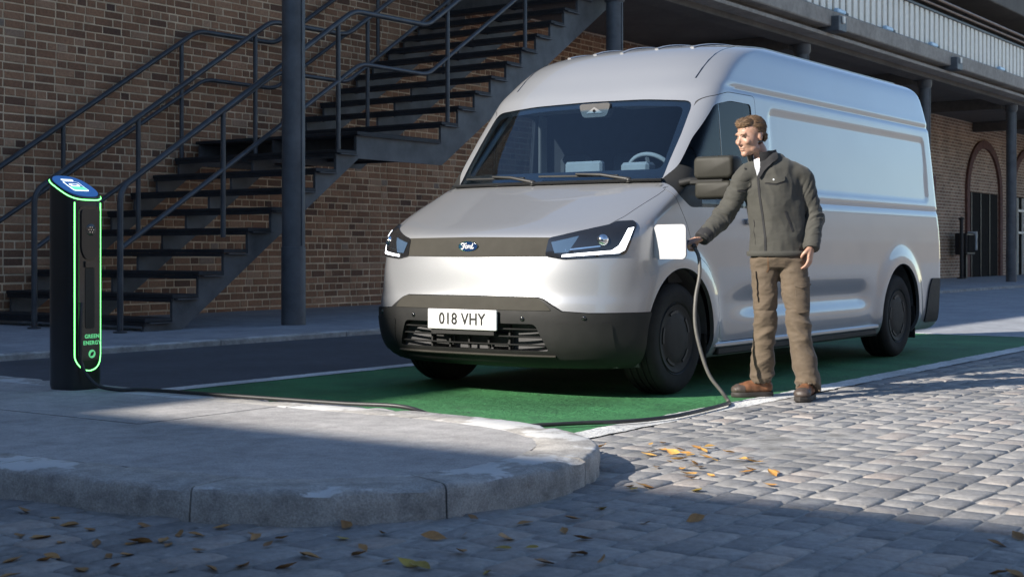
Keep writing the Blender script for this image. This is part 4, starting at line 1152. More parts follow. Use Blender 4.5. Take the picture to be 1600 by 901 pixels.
# roof ribs, roof gutter strips and aerial
for xx in (-0.52, -0.26, 0.0, 0.26, 0.52):
    ys = np.linspace(0.88 + 0.2 * abs(xx), 4.2, 36)
    pts = [Vector((xx, y, top_z(xx, y) + 0.001)) for y in ys]
    MB().tube(pts, [(0.010, 0.016)] * len(pts), 8, up=(0, 0, 1)).build('roof_rib', 'silver', van, 60)
    MB().tube([p + Vector((0.017, 0, 0.0015)) for p in pts[:14]], [(0.002, 0.003)] * 14, 5, up=(0, 0, 1)).build('rib_shade_line', 'cladding', van)  # thin black line paints a shade edge beside each rib
for s in (1, -1):
    ys = list(np.linspace(0.62, 4.4, 40))
    pts = []
    for y in ys:
        xx = 0.74 * s; pts.append(Vector((xx, y, top_z(xx, y) - 0.001)))
    MB().tube(pts, [(0.003, 0.008)] * len(pts), 6, up=(0, 0, 1)).build('roof_seam', 'gloss_black', van, 60)
az = top_z(-0.05, 2.1); MB().tube([(-0.05, 2.1, az - 0.01), (-0.05, 2.22, az + 0.05), (-0.05, 2.3, az + 0.03)], [0.04, 0.018, 0.008], 10).build('aerial', 'silver', van, 60)
# mirrors
M['mirror_shell'] = simple('mirror_shell', (0.026, 0.025, 0.020), 0.62, var=0.1, spec=0.35, bscale=200, bstr=0.1)
for s in (1,):
    mi = empty('door_mirror', (0, 0, 0)); mi.parent = van; mi.location = (0, 0, 0)
    def mm(mb): 
        if s < 0: mb.v = [(-a, b, c) for a, b, c in mb.v]; mb.f = [tuple(reversed(f)) for f in mb.f]
        return mb
    # housing: rounded box, deeper at the back
    bmx = bmesh.new()
    for ring, (yy, sc_) in enumerate(((0.20, 0.94), (0.215, 0.99), (0.24, 1.0), (0.31, 1.0), (0.335, 0.96), (0.345, 0.9))): pass
    def housing(x0, x1, z0, z1, y0, y1, r):
        mb = MB(); rings = []
        prof = [(y0, 0.022), (y0 + 0.008, 0.009), (y0 + 0.03, 0.002), ((y0 + y1) / 2, 0.0), (y1 - 0.02, 0.004), (y1, 0.016)]
        k = None
        for yy, ins in prof:
            rp = rrect(x0 + ins, x1 - ins, z0 + ins, z1 - ins, max(0.01, r - ins * 0.5), 6); k = len(rp); rings.append([(a, yy, b) for a, b in rp])
        vs = [q for rg in rings for q in rg]
        fs = [(i * k + j, i * k + (j + 1) % k, (i + 1) * k + (j + 1) % k, (i + 1) * k + j) for i in range(len(rings) - 1) for j in range(k)]
        fs += [tuple(range(k))[::-1], tuple((len(rings) - 1) * k + j for j in range(k))]
        return mb.add(vs, fs)
    mm(housing(1.045, 1.325, 1.355, 1.505, 0.0, 0.16, 0.032)).build('housing', 'mirror_shell', mi, 45)
    mm(housing(1.05, 1.315, 1.230, 1.348, 0.005, 0.15, 0.026)).build('lower_housing', 'mirror_shell', mi, 45)
    mm(MB().box(1.01, 1.25, 0.02, 0.12, 1.325, 1.36, 0.008)).build('indicator_band', 'cladding', mi)
    mm(MB().tube([(0.94, 0.03, 1.335), (1.0, 0.05, 1.35), (1.10, 0.08, 1.345)], [(0.028, 0.03), (0.026, 0.03), (0.024, 0.03)], 10)).build('arm', 'cladding', mi, 60)
    mm(MB().box(1.065, 1.305, 0.161, 0.165, 1.37, 1.49)).build('mirror_glass', 'chrome', mi)
# charge port with its open flap, socket
FZ0, FZ1 = 0.855, 1.065
fx = side_x(-0.405, 0.96)
fl_ = MB().prism(rrect(0.0, 0.232, FZ0, FZ1, 0.028), 1, -0.007, 0.007)
flap = fl_.build('charge_flap', 'white_flap', van); flap.location = (fx + 0.002, -0.405, 0.0); flap.rotation_euler = (0, 0, math.radians(-6))
MB().prism(rrect(0.004, 0.228, FZ0 + 0.004, FZ1 - 0.004, 0.026), 1, 0.0071, 0.010).build('flap_lining', 'cladding', flap)
MB().box(-0.012, 0.03, -0.004, 0.020, FZ0 + 0.06, FZ1 - 0.06, 0.004).build('flap_hinge', 'cladding', flap)
sock = patch(rounded([(-0.385, 0.87), (-0.385, 1.05), (-0.19, 1.05), (-0.19, 0.87)], 0.03), proj_side, 'charge_port', 'gloss_black', van, 0.003, 0.001, 0.04)
sx_ = side_x(-0.285, 0.955)
MB().lathe([(0.045, sx_ + 0.002), (0.045, sx_ + 0.022), (0.038, sx_ + 0.026)], 24, 'x', (0, -0.285, 0.955)).build('socket_rim', 'cladding', sock, 50)
# body side seams: rub strip line behind the door and rear bumper corner
for s in (False, True):
    patch(rounded([(4.52, 0.27), (4.60, 0.58), (4.66, 0.66), (4.87, 0.66), (4.87, 0.27)], 0.03), proj_side, 'rear_bumper_corner', 'cladding', van, 0.012, 0.0, 0.05, s)
MB().box(-0.9, 0.9, 4.96, 5.06, 0.28, 0.50, 0.02).build('rear_bumper', 'cladding', van)
for s in (1, -1):
    xs = sorted((0.80 * s, 0.93 * s)); MB().box(xs[0], xs[1], 4.93, 5.0, 0.95, 1.6, 0.01).build('tail_light', 'arch', van)
# ------------------------------------------------------------------ cabin
MB().box(-0.85, 0.85, 1.22, 1.25, 0.24, 2.08).build('bulkhead', 'liner', van)
MB().box(-0.88, 0.88, -0.30, 1.22, 0.30, 0.34).build('cabin_floor', 'liner', van)
dash = MB().prism([(0.02, 0.7), (0.02, 1.33), (0.10, 1.345), (0.30, 1.31), (0.42, 1.24), (0.44, 1.08), (0.32, 1.0), (0.30, 0.7)], 0, -0.86, 0.86).build('dashboard', 'liner', van)
MB().box(0.33, 0.55, 0.30, 0.42, 1.245, 1.505, 0.02).build('instrument_hood', 'seat_light', dash)
MB().box(-0.08, 0.22, 0.24, 0.30, 1.25, 1.52, 0.015).build('dash_screen', 'seat_light', dash)
sw = empty('steering_wheel', (0, 0, 0)); sw.parent = van; sw.location = (0.44, 0.56, 1.40); sw.rotation_euler = (math.radians(-62), 0, 0)
rg = [(0.19 * math.cos(2 * math.pi * i / 36), 0.19 * math.sin(2 * math.pi * i / 36), 0) for i in range(37)]
MB().tube(rg, 0.016, 8, cap=False).build('rim', 'seat_light', sw, 60)
MB().lathe([(0.06, -0.03), (0.065, 0.0), (0.05, 0.015)], 20).build('hub', 'seat', sw, 60)
for a in (0.2, math.pi - 0.2, -math.pi / 2): MB().tube([(0.05 * math.cos(a), 0.05 * math.sin(a), 0), (0.18 * math.cos(a), 0.18 * math.sin(a), 0)], [(0.008, 0.018)] * 2, 6).build('spoke', 'seat', sw)
def seat(x):
    st = empty('seat', (0, 0, 0)); st.parent = van; st.location = (x, 0.85, 0.34)
    MB().box(-0.24, 0.24, -0.25, 0.25, 0.28, 0.42, 0.04).build('cushion', 'seat', st); MB().box(-0.2, 0.2, -0.2, 0.2, 0, 0.28, 0.02).build('base', 'liner', st)
    b = MB().box(-0.24, 0.24, -0.06, 0.06, 0.0, 0.66, 0.045); b.xform(Matrix.Translation((0, 0.24, 0.42)) @ Matrix.Rotation(math.radians(-12), 4, 'X')); b.build('backrest', 'seat', st)
    h = MB().box(-0.14, 0.14, -0.045, 0.045, 0.0, 0.2, 0.035); h.xform(Matrix.Translation((0, 0.36, 1.10))); h.build('headrest', 'seat_light', st)
seat(0.44); seat(-0.12); seat(-0.60)
for s in (1, -1):   # pale inner pillar trim
    pts = [Vector((s * (0.835 - 0.07 * t), front_y(0.80 - 0.05 * t, 1.40 + 0.5 * t) + 0.10 + 0.02 * t, 1.40 + 0.5 * t)) for t in np.linspace(0, 1, 8)]
    MB().tube(pts, 0.02, 8).build('pillar_trim', 'lining_light', van, 60)
    MB().box(min(0.86 * s, 0.885 * s), max(0.86 * s, 0.885 * s), 1.10, 1.2, 1.2, 1.95, 0.008).build('belt_pillar', 'lining_light', van)
# ------------------------------------------------------------------ charging post
CPX, CPY = -6.80, 5.26
post = empty('charging_post', (CPX, CPY, KZ), 0, 'black charging post with glowing green outline on the kerbed pavement', 'charger')
M['post_black'] = simple('post_black', (0.010, 0.011, 0.012), 0.32, var=0.3, vscale=5, coat=0.4, bscale=300, bstr=0.05)
M['post_panel'] = simple('post_panel', (0.017, 0.019, 0.021), 0.22, var=0.2, coat=0.5)
M['glow'] = emit_mat('green_light', (0.16, 0.95, 0.20), 2.4)
M['screen_blue'] = emit_mat('screen_blue', (0.012, 0.05, 0.16), 1.0)
M['screen_white'] = emit_mat('screen_white', (0.85, 0.95, 1.0), 1.0)
M['screen_green'] = emit_mat('screen_green', (0.10, 0.75, 0.30), 1.0)
M['ink_green'] = emit_mat('green_lettering', (0.09, 0.42, 0.17), 0.7)
PW, PD = 0.118, 0.128        # half sizes along the street and across it; the face looks towards +X
def se(a, b, e, n=64):
    return [(a * math.copysign(abs(math.cos(t)) ** (2 / e), math.cos(t)), b * math.copysign(abs(math.sin(t)) ** (2 / e), math.sin(t))) for t in [2 * math.pi * i / n for i in range(n)]]
TILT = 0.50
def ztop(x): return 1.165 - TILT * x
ringp = se(PD, PW, 3.4)
mb = MB(); n = len(ringp); vs = []
for k_, (z, sc) in enumerate(((0.0, 0.95), (0.012, 0.97), (0.03, 1.0), (0.3, 1.0), (0.7, 1.0))): vs += [(x * sc, y * sc, z) for x, y in ringp]
vs += [(x, y, ztop(x) - 0.012) for x, y in ringp] + [(x * 0.985, y * 0.985, ztop(x * 0.985)) for x, y in ringp]
K_ = len(vs) // n
mb.add(vs, [(i * n + j, i * n + (j + 1) % n, (i + 1) * n + (j + 1) % n, (i + 1) * n + j) for i in range(K_ - 1) for j in range(n)] + [tuple(range(n))[::-1], tuple((K_ - 1) * n + j for j in range(n))])
mb.build('casing', 'post_black', post, 40)
# light line round the rim of the sloping head
rim = [Vector((x * 1.012, y * 1.012, ztop(x) - 0.022)) for x, y in ringp if x > -0.5 * PD]
ordr = [p for p in [Vector((x * 1.012, y * 1.012, ztop(x) - 0.016)) for x, y in ringp]]
start = min(range(n), key=lambda i: ordr[i].x); seq = [ordr[(start + i) % n] for i in range(n)]
MB().tube(seq[4:-4], 0.0034, 8).build('light_ring', 'glow', post, 60)
# sloping screen disc
slope_m = Matrix.Translation((0, 0, ztop(0) + 0.001)) @ Matrix.Rotation(math.atan(TILT), 4, 'Y')
def slope_disc(a, b, e, h0, h1, name, mat, parent):
    q = MB().prism(se(a, b, e, 48), 2, h0, h1); q.xform(slope_m); return q.build(name, mat, parent)
disc = slope_disc(0.138, 0.112, 2.6, 0.0, 0.004, 'screen', 'screen_blue', post)
def slope_rect(x0, x1, y0, y1, r, h, name, mat):
    q = MB().prism(rrect(x0, x1, y0, y1, r), 2, h, h + 0.0008); q.xform(slope_m); return q.build(name, mat, disc)
# picture on the screen: heading bar, outlined panel, car over a green field
slope_rect(-0.088, -0.068, -0.045, 0.035, 0.004, 0.0042, 'screen_heading', 'screen_white')
slope_rect(-0.055, 0.070, -0.056, 0.052, 0.014, 0.0042, 'screen_panel', 'screen_white')
slope_rect(-0.050, 0.030, -0.050, 0.046, 0.010, 0.0052, 'screen_field', 'screen_blue')
slope_rect(0.020, 0.064, -0.050, 0.046, 0.010, 0.0062, 'screen_green_field', 'screen_green')
slope_rect(-0.022, 0.012, -0.036, 0.030, 0.010, 0.0062, 'screen_car', 'screen_white')
slope_rect(-0.014, 0.002, -0.022, 0.016, 0.006, 0.0072, 'screen_car_window', 'screen_blue')
# front face: outlined stadium of light, socket panel, holster slot, lettering
fx_ = PD + 0.001
hw = 0.090
path = [(hw, ztop(PD) - 0.03), (hw, 0.20)] + [(hw * math.cos(t), 0.20 - hw * 1.0 * math.sin(t)) for t in np.linspace(0.15, math.pi - 0.15, 16)] + [(-hw, 0.20), (-hw, ztop(PD) - 0.03)]
def face_x(y): return PD * (max(0.0, 1 - (abs(y) / PW) ** 3.4)) ** (1 / 3.4)
MB().tube([Vector((face_x(y) + 0.001, y, z)) for y, z in path], 0.0034, 8).build('light_line', 'glow', post, 60)
pan = MB().prism([(y, z) for y, z in rrect(-0.074, 0.074, 0.17, ztop(PD) - 0.05, 0.03)], 0, fx_ - 0.01, fx_ + 0.001).build('face_panel', 'post_panel', post)
sck = MB().prism(rounded([(-0.062, 1.03), (0.062, 1.03), (0.062, 0.80), (0.035, 0.745), (-0.035, 0.745), (-0.062, 0.80)], 0.025), 0, fx_ + 0.0012, fx_ + 0.010).build('socket_panel', 'post_black', pan)
MB().lathe([(0.0001, fx_ + 0.0125), (0.030, fx_ + 0.0125), (0.034, fx_ + 0.0105)], 26, 'x', (0, 0, 0.915)).build('socket', 'post_panel', sck, 50)
for a in range(7):
    yy, zz = (0.0, 0.0) if a == 6 else (0.016 * math.cos(a * math.pi / 3), 0.016 * math.sin(a * math.pi / 3))
    MB().lathe([(0.0001, fx_ + 0.0150), (0.0032, fx_ + 0.0150), (0.0036, fx_ + 0.0128)], 10, 'x', (0, yy, 0.915 + zz)).build('contact_pin', 'chrome', sck)
MB().prism(rounded([(-0.032, 0.70), (0.032, 0.70), (0.032, 0.35), (-0.032, 0.35)], 0.02), 0, fx_ + 0.0012, fx_ + 0.004).build('holster', 'ink', pan)
MB().prism(rounded([(-0.036, 0.735), (0.036, 0.735), (0.036, 0.70), (-0.036, 0.70)], 0.006), 0, fx_ + 0.0012, fx_ + 0.012).build('holster_lip', 'post_panel', pan)
SIDE = Matrix(((0, 0, 1, 0), (1, 0, 0, 0), (0, 1, 0, 0), (0, 0, 0, 1)))     # text plane facing +X
bold_text('GREEN', 0.031, 'lettering', 'ink_green', pan, Matrix.Translation((fx_ + 0.0022, 0.016, 0.305)) @ SIDE, space=1.1, w=0.0008)
bold_text('ENERGY', 0.031, 'lettering', 'ink_green', pan, Matrix.Translation((fx_ + 0.0022, 0.016, 0.268)) @ SIDE, space=1.1, w=0.0008)
MB().prism([(0.024 * math.cos(2 * math.pi * i / 24) + 0.016, 0.205 + 0.024 * math.sin(2 * math.pi * i / 24)) for i in range(24)], 0, fx_ + 0.0012, fx_ + 0.0022).build('leaf_emblem', 'ink_green', pan)
lf = [(0.004 + 0.017 * math.cos(t + 0.7) * (1 if True else 1) , 0.205) for t in (0,)]
leafp = [(0.016 - 0.013, 0.205 - 0.013)] + [(0.016 - 0.013 + 0.026 * u - 0.007 * math.sin(math.pi * u), 0.205 - 0.013 + 0.026 * u + 0.007 * math.sin(math.pi * u)) for u in np.linspace(0.1, 0.9, 8)] + [(0.016 + 0.013, 0.205 + 0.013)] + [(0.016 + 0.013 - 0.026 * u + 0.007 * math.sin(math.pi * u), 0.205 + 0.013 - 0.026 * u - 0.007 * math.sin(math.pi * u)) for u in np.linspace(0.1, 0.9, 8)]
MB().prism(leafp, 0, fx_ + 0.0023, fx_ + 0.0030).build('leaf_mark', 'post_black', pan)

# ------------------------------------------------------------------ charging cable
M['cable'] = simple('cable_black', (0.020, 0.020, 0.021), 0.45, var=0.2, vscale=30)
M['cable_grey'] = simple('cable_sheath', (0.085, 0.082, 0.074), 0.5, var=0.15, vscale=30)
HAND = Vector((-4.165, 7.765, 0.955))
PLUGX = V0.x + side_x(-0.285, 0.955)
g = 0.013
def grd(x, y, z=0.0): q = px_z(x, y, z); return (q.x, q.y, z + g)
A = (CPX + fx_ + 0.014, CPY - 0.066, KZ + 0.50)
cpts = [A, (A[0] + 0.008, A[1] - 0.012, KZ + 0.42), (A[0] + 0.012, A[1] - 0.018, KZ + 0.28), (A[0] + 0.018, A[1] - 0.01, KZ + 0.14), (A[0] + 0.10, A[1] + 0.02, KZ + 0.04),
        (A[0] + 0.24, A[1] + 0.06, KZ + g + 0.002), (-6.30, 5.33, KZ + g + 0.003), (-5.9, 5.365, KZ + g + 0.003), (-5.4, 5.40, KZ + g + 0.003), (-4.9, 5.44, KZ + g + 0.003), (-4.55, 5.49, KZ + g + 0.004), (-4.40, 5.56, KZ - 0.03), (-4.34, 5.62, 0.03)]
cpts += [(-4.24, 5.74, 0.006 + g), (-4.10, 5.92, 0.006 + g)]
for q in [(905, 664.5), (980, 661.5), (1050, 654), (1105, 642), (1135, 634)]: cpts.append(grd(q[0], q[1], 0.0075))
e0 = Vector(cpts[-1])
def at_px(x, y, d): return CO + px_ray(x, y) * d
cpts += [tuple(at_px(1139, 628, 8.42)), tuple(at_px(1128, 612, 8.44)), tuple(at_px(1108, 585, 8.47)), tuple(at_px(1094, 545, 8.5)), tuple(at_px(1086, 505, 8.53)), tuple(at_px(1087, 465, 8.56)), tuple(at_px(1093, 430, 8.60)), tuple(at_px(1092, 402, 8.63)), tuple(at_px(1086, 388, 8.66))]
cab = empty('charging_cable', (e0.x, e0.y, 0), 0, 'long black charging cable running from the post over the ground to the van', 'cable')
cp = [p - cab.location for p in catmull(cpts, 10)]
split = 10 * (len(cpts) - 9)
MB().tube(cp[:split + 1], 0.0108, 10).build('cord', 'cable', cab, 60)
MB().tube(cp[split:], 0.0115, 10).build('sheath', 'cable_grey', cab, 60)
# plug held in the hand
pg = MB().tube([Vector((PLUGX + 0.030, V0.y - 0.285, 0.955)) - cab.location, Vector((PLUGX + 0.06, V0.y - 0.285, 0.955)) - cab.location, HAND + Vector((-0.02, 0, 0.0)) - cab.location, HAND + Vector((0.045, 0.005, -0.008)) - cab.location, Vector(cpts[-1]) + Vector((0, 0, 0.004)) - cab.location],
               [0.034, 0.030, 0.021, 0.019, 0.014], 14)
pg.build('plug', 'cable', cab, 60)

# ------------------------------------------------------------------ fallen leaves
def leaf_mesh(seed, L):
    r = random.Random(seed); n = 6; vs = []; fs = []
    w = L * r.uniform(0.42, 0.62); curl = r.uniform(0.3, 1.3); fold = r.uniform(0.1, 0.6); tw = r.uniform(-0.8, 0.8)
    prof = [0.06, 0.62, 0.95, 1.0, 0.78, 0.42, 0.04]
    for i in range(n + 1):
        t = i / n; a = (t - 0.4) * curl; x = L * (t - 0.5); z = L * 0.35 * (t - 0.4) ** 2 * curl
        for q in (-1, -0.5, 0, 0.5, 1):
            y = q * w / 2 * prof[i] * r.uniform(0.92, 1.08)
            vs.append((x, y * math.cos(tw * t), z + abs(q) * fold * w / 2 * prof[i] + y * math.sin(tw * t) + r.uniform(0, 0.002)))
    fs = [(i * 5 + j, (i + 1) * 5 + j, (i + 1) * 5 + j + 1, i * 5 + j + 1) for i in range(n) for j in range(4)]
    b = len(vs); s0 = (-L * 0.5, 0, vs[2][2]); s1 = (-L * 0.78, r.uniform(-0.1, 0.1) * L, vs[2][2] + 0.004)
    vs += [(s0[0], -0.0012, s0[2]), (s0[0], 0.0012, s0[2]), (s1[0], s1[1], s1[2])]; fs.append((b, b + 1, b + 2))
    zm = min(v[2] for v in vs); vs = [(a, c, d - zm) for a, c, d in vs]
    me = bpy.data.meshes.new('fallen_leaf'); me.from_pydata(vs, [], fs); me.polygons.foreach_set('use_smooth', [True] * len(fs)); return me
def leaf_mat(name, c1, c2):
    m, nt, p = new_mat(name); v = coords(nt)
    o = N(nt, 'ShaderNodeObjectInfo'); f = noise_tex(nt, v, 60, 5)
    ad = N(nt, 'ShaderNodeMath', operation='MULTIPLY_ADD'); nt.links.new(o.outputs['Random'], ad.inputs[0]); ad.inputs[1].default_value = 0.5; nt.links.new(f, ad.inputs[2])
    nt.links.new(ramp(nt, ad.outputs[0], [(0.4, c1), (0.95, c2)]), p.inputs['Base Color']); p.inputs['Roughness'].default_value = 0.6
    nt.links.new(bump(nt, f, 0.4, 0.004), p.inputs['Normal']); return m
LM = {'amber': leaf_mat('leaf_amber', (0.36, 0.16, 0.035), (0.58, 0.34, 0.09)), 'brown': leaf_mat('leaf_brown', (0.17, 0.085, 0.03), (0.38, 0.20, 0.065)), 'yellow': leaf_mat('leaf_yellow', (0.24, 0.17, 0.03), (0.42, 0.30, 0.05))}
LS = {}
for kname in LM:
    for q in range(5):
        me = leaf_mesh(hash((kname == 'amber', q)) % 999 + q * 17 + len(kname), (0.085, 0.07, 0.06, 0.075, 0.05)[q]); me.materials.append(LM[kname]); LS[(kname, q)] = me
spots = []   # photo pixels of the leaves on the cobbles
lit = [(938, 699), (1012, 711), (1020, 706), (1036, 705), (1045, 712), (1052, 708), (1062, 703), (1071, 710), (1080, 713), (1046, 722), (1060, 719), (1090, 702), (1098, 705), (1108, 699), (1117, 720), (1085, 725), (1094, 732), (1138, 708), (1160, 719), (1172, 716), (1180, 722), (1165, 738), (1172, 735), (1205, 740), (1214, 737), (1078, 741), (1082, 747), (1112, 744), (1024, 732), (1172, 751), (1203, 759), (1008, 760), (984, 762), (1037, 693), (1016, 694), (1065, 733), (1103, 716)]
for q in lit: spots.append((q, 'amber', 'orange fallen leaf lying on the sunlit cobbles', 'leaves on the sunlit cobbles'))
shade_y = [(533, 842), (655, 887), (785, 858), (763, 897), (1090, 768), (990, 766), (940, 797), (830, 856), (640, 884)]
for q in shade_y: spots.append((q, 'yellow', 'yellow green fallen leaf in the shade on the cobbles', 'yellow leaves in the shade'))
shade_b = [(38, 800), (85, 812), (62, 842), (30, 838), (110, 822), (140, 830), (98, 848), (150, 850), (205, 852), (82, 872), (70, 878), (170, 870), (200, 868), (225, 823), (222, 848), (255, 848), (262, 852), (308, 838), (312, 862), (280, 836), (345, 825), (395, 838), (400, 842), (420, 853), (380, 885), (448, 888), (475, 868), (487, 872), (520, 818), (540, 822), (598, 834), (566, 858), (560, 868), (725, 838), (790, 843), (910, 842), (905, 866), (880, 832), (1010, 820), (1088, 812), (895, 812), (820, 818), (718, 864), (270, 893), (330, 890), (18, 878), (15, 900), (125, 895), (180, 886), (1555, 851), (1590, 841), (1560, 897), (1585, 899), (940, 876), (675, 840), (440, 842), (605, 878), (850, 880), (740, 812)]
for q in shade_b: spots.append((q, 'brown', 'dry brown fallen leaf in the shade on the cobbles', 'brown leaves in the shade'))
for i, (q, kname, lab, grp) in enumerate(spots):
    p = px_z(q[0] + rnd.uniform(-2, 2), q[1] + rnd.uniform(-1, 1), 0.0)
    if inside((p.x, p.y), spit_poly): continue
    o = bpy.data.objects.new('fallen_leaf', LS[(kname, i % 5)])
    o.location = (p.x, p.y, 0.004); o.rotation_euler = (rnd.uniform(-0.3, 0.3), rnd.uniform(-0.3, 0.3), rnd.uniform(0, 6.28)); s_ = rnd.uniform(0.7, 1.1); o.scale = (s_, s_, s_)
    link(o); tag(o, lab, 'leaf', grp)
# ------------------------------------------------------------------ person at the charge port
PD0 = 8.77
root = CO + px_ray(1220, HORIZON) * PD0; root.z = 0.0
man = empty('person', (root.x, root.y, 0.0), YAW, 'man in olive jacket and brown cargo trousers plugging the cable into the van', 'person')
MINV = (Matrix.Translation((root.x, root.y, 0)) @ Matrix.Rotation(YAW, 4, 'Z')).inverted()
def ppx(x, y, d=0.0):            # photo pixel -> man-local point at depth offset d
    k = (PD0 + d) / FPX
    return Vector(((x - 800) * k - (1220 - 800) * PD0 / FPX, d, CAM_H - (y - HORIZON) * k))
def skin_mat():
    m, nt, p = new_mat('skin'); v = coords(nt)
    nt.links.new(ramp(nt, noise_tex(nt, v, 40, 4), [(0.3, (0.36, 0.205, 0.145)), (0.7, (0.45, 0.27, 0.195))]), p.inputs['Base Color'])
    p.inputs['Roughness'].default_value = 0.48; p.inputs['Subsurface Weight'].default_value = 0.12; p.inputs['Subsurface Radius'].default_value = (0.012, 0.004, 0.002)
    nt.links.new(bump(nt, noise_tex(nt, v, 260, 4), 0.12, 0.002), p.inputs['Normal']); return m
M['skin'] = skin_mat()
def cloth(name, col, weave=420, wr=9, wstr=0.35):
    m, nt, p = new_mat(name); v = coords(nt)
    f = noise_tex(nt, v, 5, 5)
    c = ramp(nt, f, [(0.3, tuple(x * 0.8 for x in col)), (0.7, tuple(x * 1.18 for x in col))])
    nt.links.new(c, p.inputs['Base Color']); p.inputs['Roughness'].default_value = 0.82; p.inputs['Sheen Weight'].default_value = 0.1
    mp = N(nt, 'ShaderNodeMapping'); mp.inputs['Scale'].default_value = (0.7, 0.7, 1.6); nt.links.new(v, mp.inputs['Vector'])
    b1 = bump(nt, noise_tex(nt, mp.outputs['Vector'], wr, 3, 0.5), wstr, 0.02); nt.links.new(bump(nt, noise_tex(nt, v, weave, 2), 0.25, 0.002, b1), p.inputs['Normal']); return m
M['jacket'] = cloth('jacket_cloth', (0.046, 0.045, 0.038)); M['jacket_dark'] = cloth('jacket_lining', (0.014, 0.014, 0.016))
M['trousers'] = cloth('trouser_cloth', (0.100, 0.073, 0.048), 380, 16); M['shirt'] = cloth('shirt_cloth', (0.66, 0.68, 0.72), 500, 20, 0.3)
M['boot_tan'] = simple('boot_leather', (0.15, 0.065, 0.03), 0.5, var=0.35, vscale=25, bscale=120, bstr=0.3); M['boot_sole'] = simple('boot_sole', (0.028, 0.024, 0.022), 0.7, var=0.2)
M['boot_toe'] = simple('boot_toecap', (0.06, 0.045, 0.038), 0.5, var=0.3, vscale=25, bscale=120, bstr=0.3)
M['hair'] = simple('hair', (0.15, 0.092, 0.05), 0.55, var=0.45, vscale=90, bscale=300, bstr=0.4); M['eye'] = simple('eye_dark', (0.10, 0.075, 0.06), 0.2, var=0.1)
M['brow'] = simple('brow_hair', (0.10, 0.055, 0.028), 0.7, var=0.3)
def remesh(mb, voxel, smooth=4, name='m'):
    a = bpy.data.objects.new('tmp', mb.mesh('tmp')); COL.objects.link(a)
    md = a.modifiers.new('r', 'REMESH'); md.mode = 'VOXEL'; md.voxel_size = voxel
    bpy.context.view_layer.update()
    me = bpy.data.meshes.new_from_object(a.evaluated_get(bpy.context.evaluated_depsgraph_get()))
    bpy.data.objects.remove(a)
    bm = bmesh.new(); bm.from_mesh(me)
    for _ in range(smooth): bmesh.ops.smooth_vert(bm, verts=bm.verts[:], factor=0.5, use_axis_x=True, use_axis_y=True, use_axis_z=True)
    bm.to_mesh(me); bm.free(); me.name = name; return me
def ell(mb, c, r, rot=None, n=14):
    vs = []; fs = []; R = rot.to_matrix() if rot else Matrix.Identity(3)
    for i in range(n + 1):
        th = math.pi * i / n
        for j in range(2 * n):
            ph = math.pi * j / n
            vs.append(Vector(c) + R @ Vector((r[0] * math.sin(th) * math.cos(ph), r[1] * math.sin(th) * math.sin(ph), r[2] * math.cos(th))))
    m = 2 * n
    fs = [(i * m + j, (i + 1) * m + j, (i + 1) * m + (j + 1) % m, i * m + (j + 1) % m) for i in range(n) for j in range(m)]
    bm = bmesh.new(); bv_ = [bm.verts.new(v) for v in vs]
    for f in fs: bm.faces.new([bv_[k] for k in f])
    bmesh.ops.remove_doubles(bm, verts=bm.verts[:], dist=1e-5); return mb.add_bm(bm)
def limb(mb, pts, rs, n=18, sub=5, up=None):
    q = catmull(pts, sub); k = len(pts); rr = []
    rs = [(r, r) if isinstance(r, (int, float)) else r for r in rs]
    for i in range(k - 1):
        for j in range(sub):
            t = j / sub; t = t * t * (3 - 2 * t); rr.append((rs[i][0] * (1 - t) + rs[i + 1][0] * t, rs[i][1] * (1 - t) + rs[i + 1][1] * t))
    rr.append(rs[-1]); return mb.tube(q, rr, n, True, up)
def wrinkle(me, fn):
    me.update(); nr = [v.normal.copy() for v in me.vertices]
    for v, q in zip(me.vertices, nr): v.co += q * fn(v.co)
    me.update()
# joints
SHR, SHL = Vector((-0.213, -0.01, 1.370)), Vector((0.125, 0.0, 1.366))
ELR, WRR = ppx(1131, 338, 0.02), ppx(1098, 371, -0.08)
HR = MINV @ HAND
ELL, WRL = Vector((0.205, 0.02, 1.12)), Vector((0.172, -0.085, 0.93))
HIPR, HIPL = Vector((-0.100, 0.01, 0.86)), Vector((0.065, -0.01, 0.86))
KNR, KNL = ppx(1196, 490, 0.0), ppx(1246, 492, -0.06)
ANR, ANL = Vector((-0.105, 0.07, 0.10)), Vector((0.148, -0.09, 0.10))
NECK = Vector((-0.115, 0.01, 1.47)); HC = ppx(1172, 214, -0.03)
# head frame: face forward = -y of the head
fwd = Vector((-0.80, -0.56, -0.20)).normalized(); upv = Vector((-0.10, -0.08, 1.0)); rt = fwd.cross(upv).normalized(); upv = rt.cross(fwd).normalized()
HM = Matrix((( -rt.x, -fwd.x, upv.x, HC.x), (-rt.y, -fwd.y, upv.y, HC.y), (-rt.z, -fwd.z, upv.z, HC.z), (0, 0, 0, 1)))
hd = MB()
ell(hd, (0, 0.020, 0.040), (0.074, 0.094, 0.082)); ell(hd, (0, -0.025, -0.015), (0.064, 0.066, 0.088)); ell(hd, (0, -0.030, -0.062), (0.052, 0.052, 0.048)); ell(hd, (0, -0.066, -0.094), (0.024, 0.020, 0.020))
ell(hd, (0.046, -0.018, -0.068), (0.016, 0.036, 0.028)); ell(hd, (-0.046, -0.018, -0.068), (0.016, 0.036, 0.028))
ell(hd, (0, -0.076, 0.030), (0.046, 0.012, 0.012))
for s in (1, -1):
    ell(hd, (0.036 * s, -0.066, -0.020), (0.022, 0.020, 0.020)); ell(hd, (0.071 * s, 0.018, -0.006), (0.008, 0.016, 0.027))
    ell(hd, (0.009 * s, -0.092, -0.033), (0.007, 0.009, 0.007))
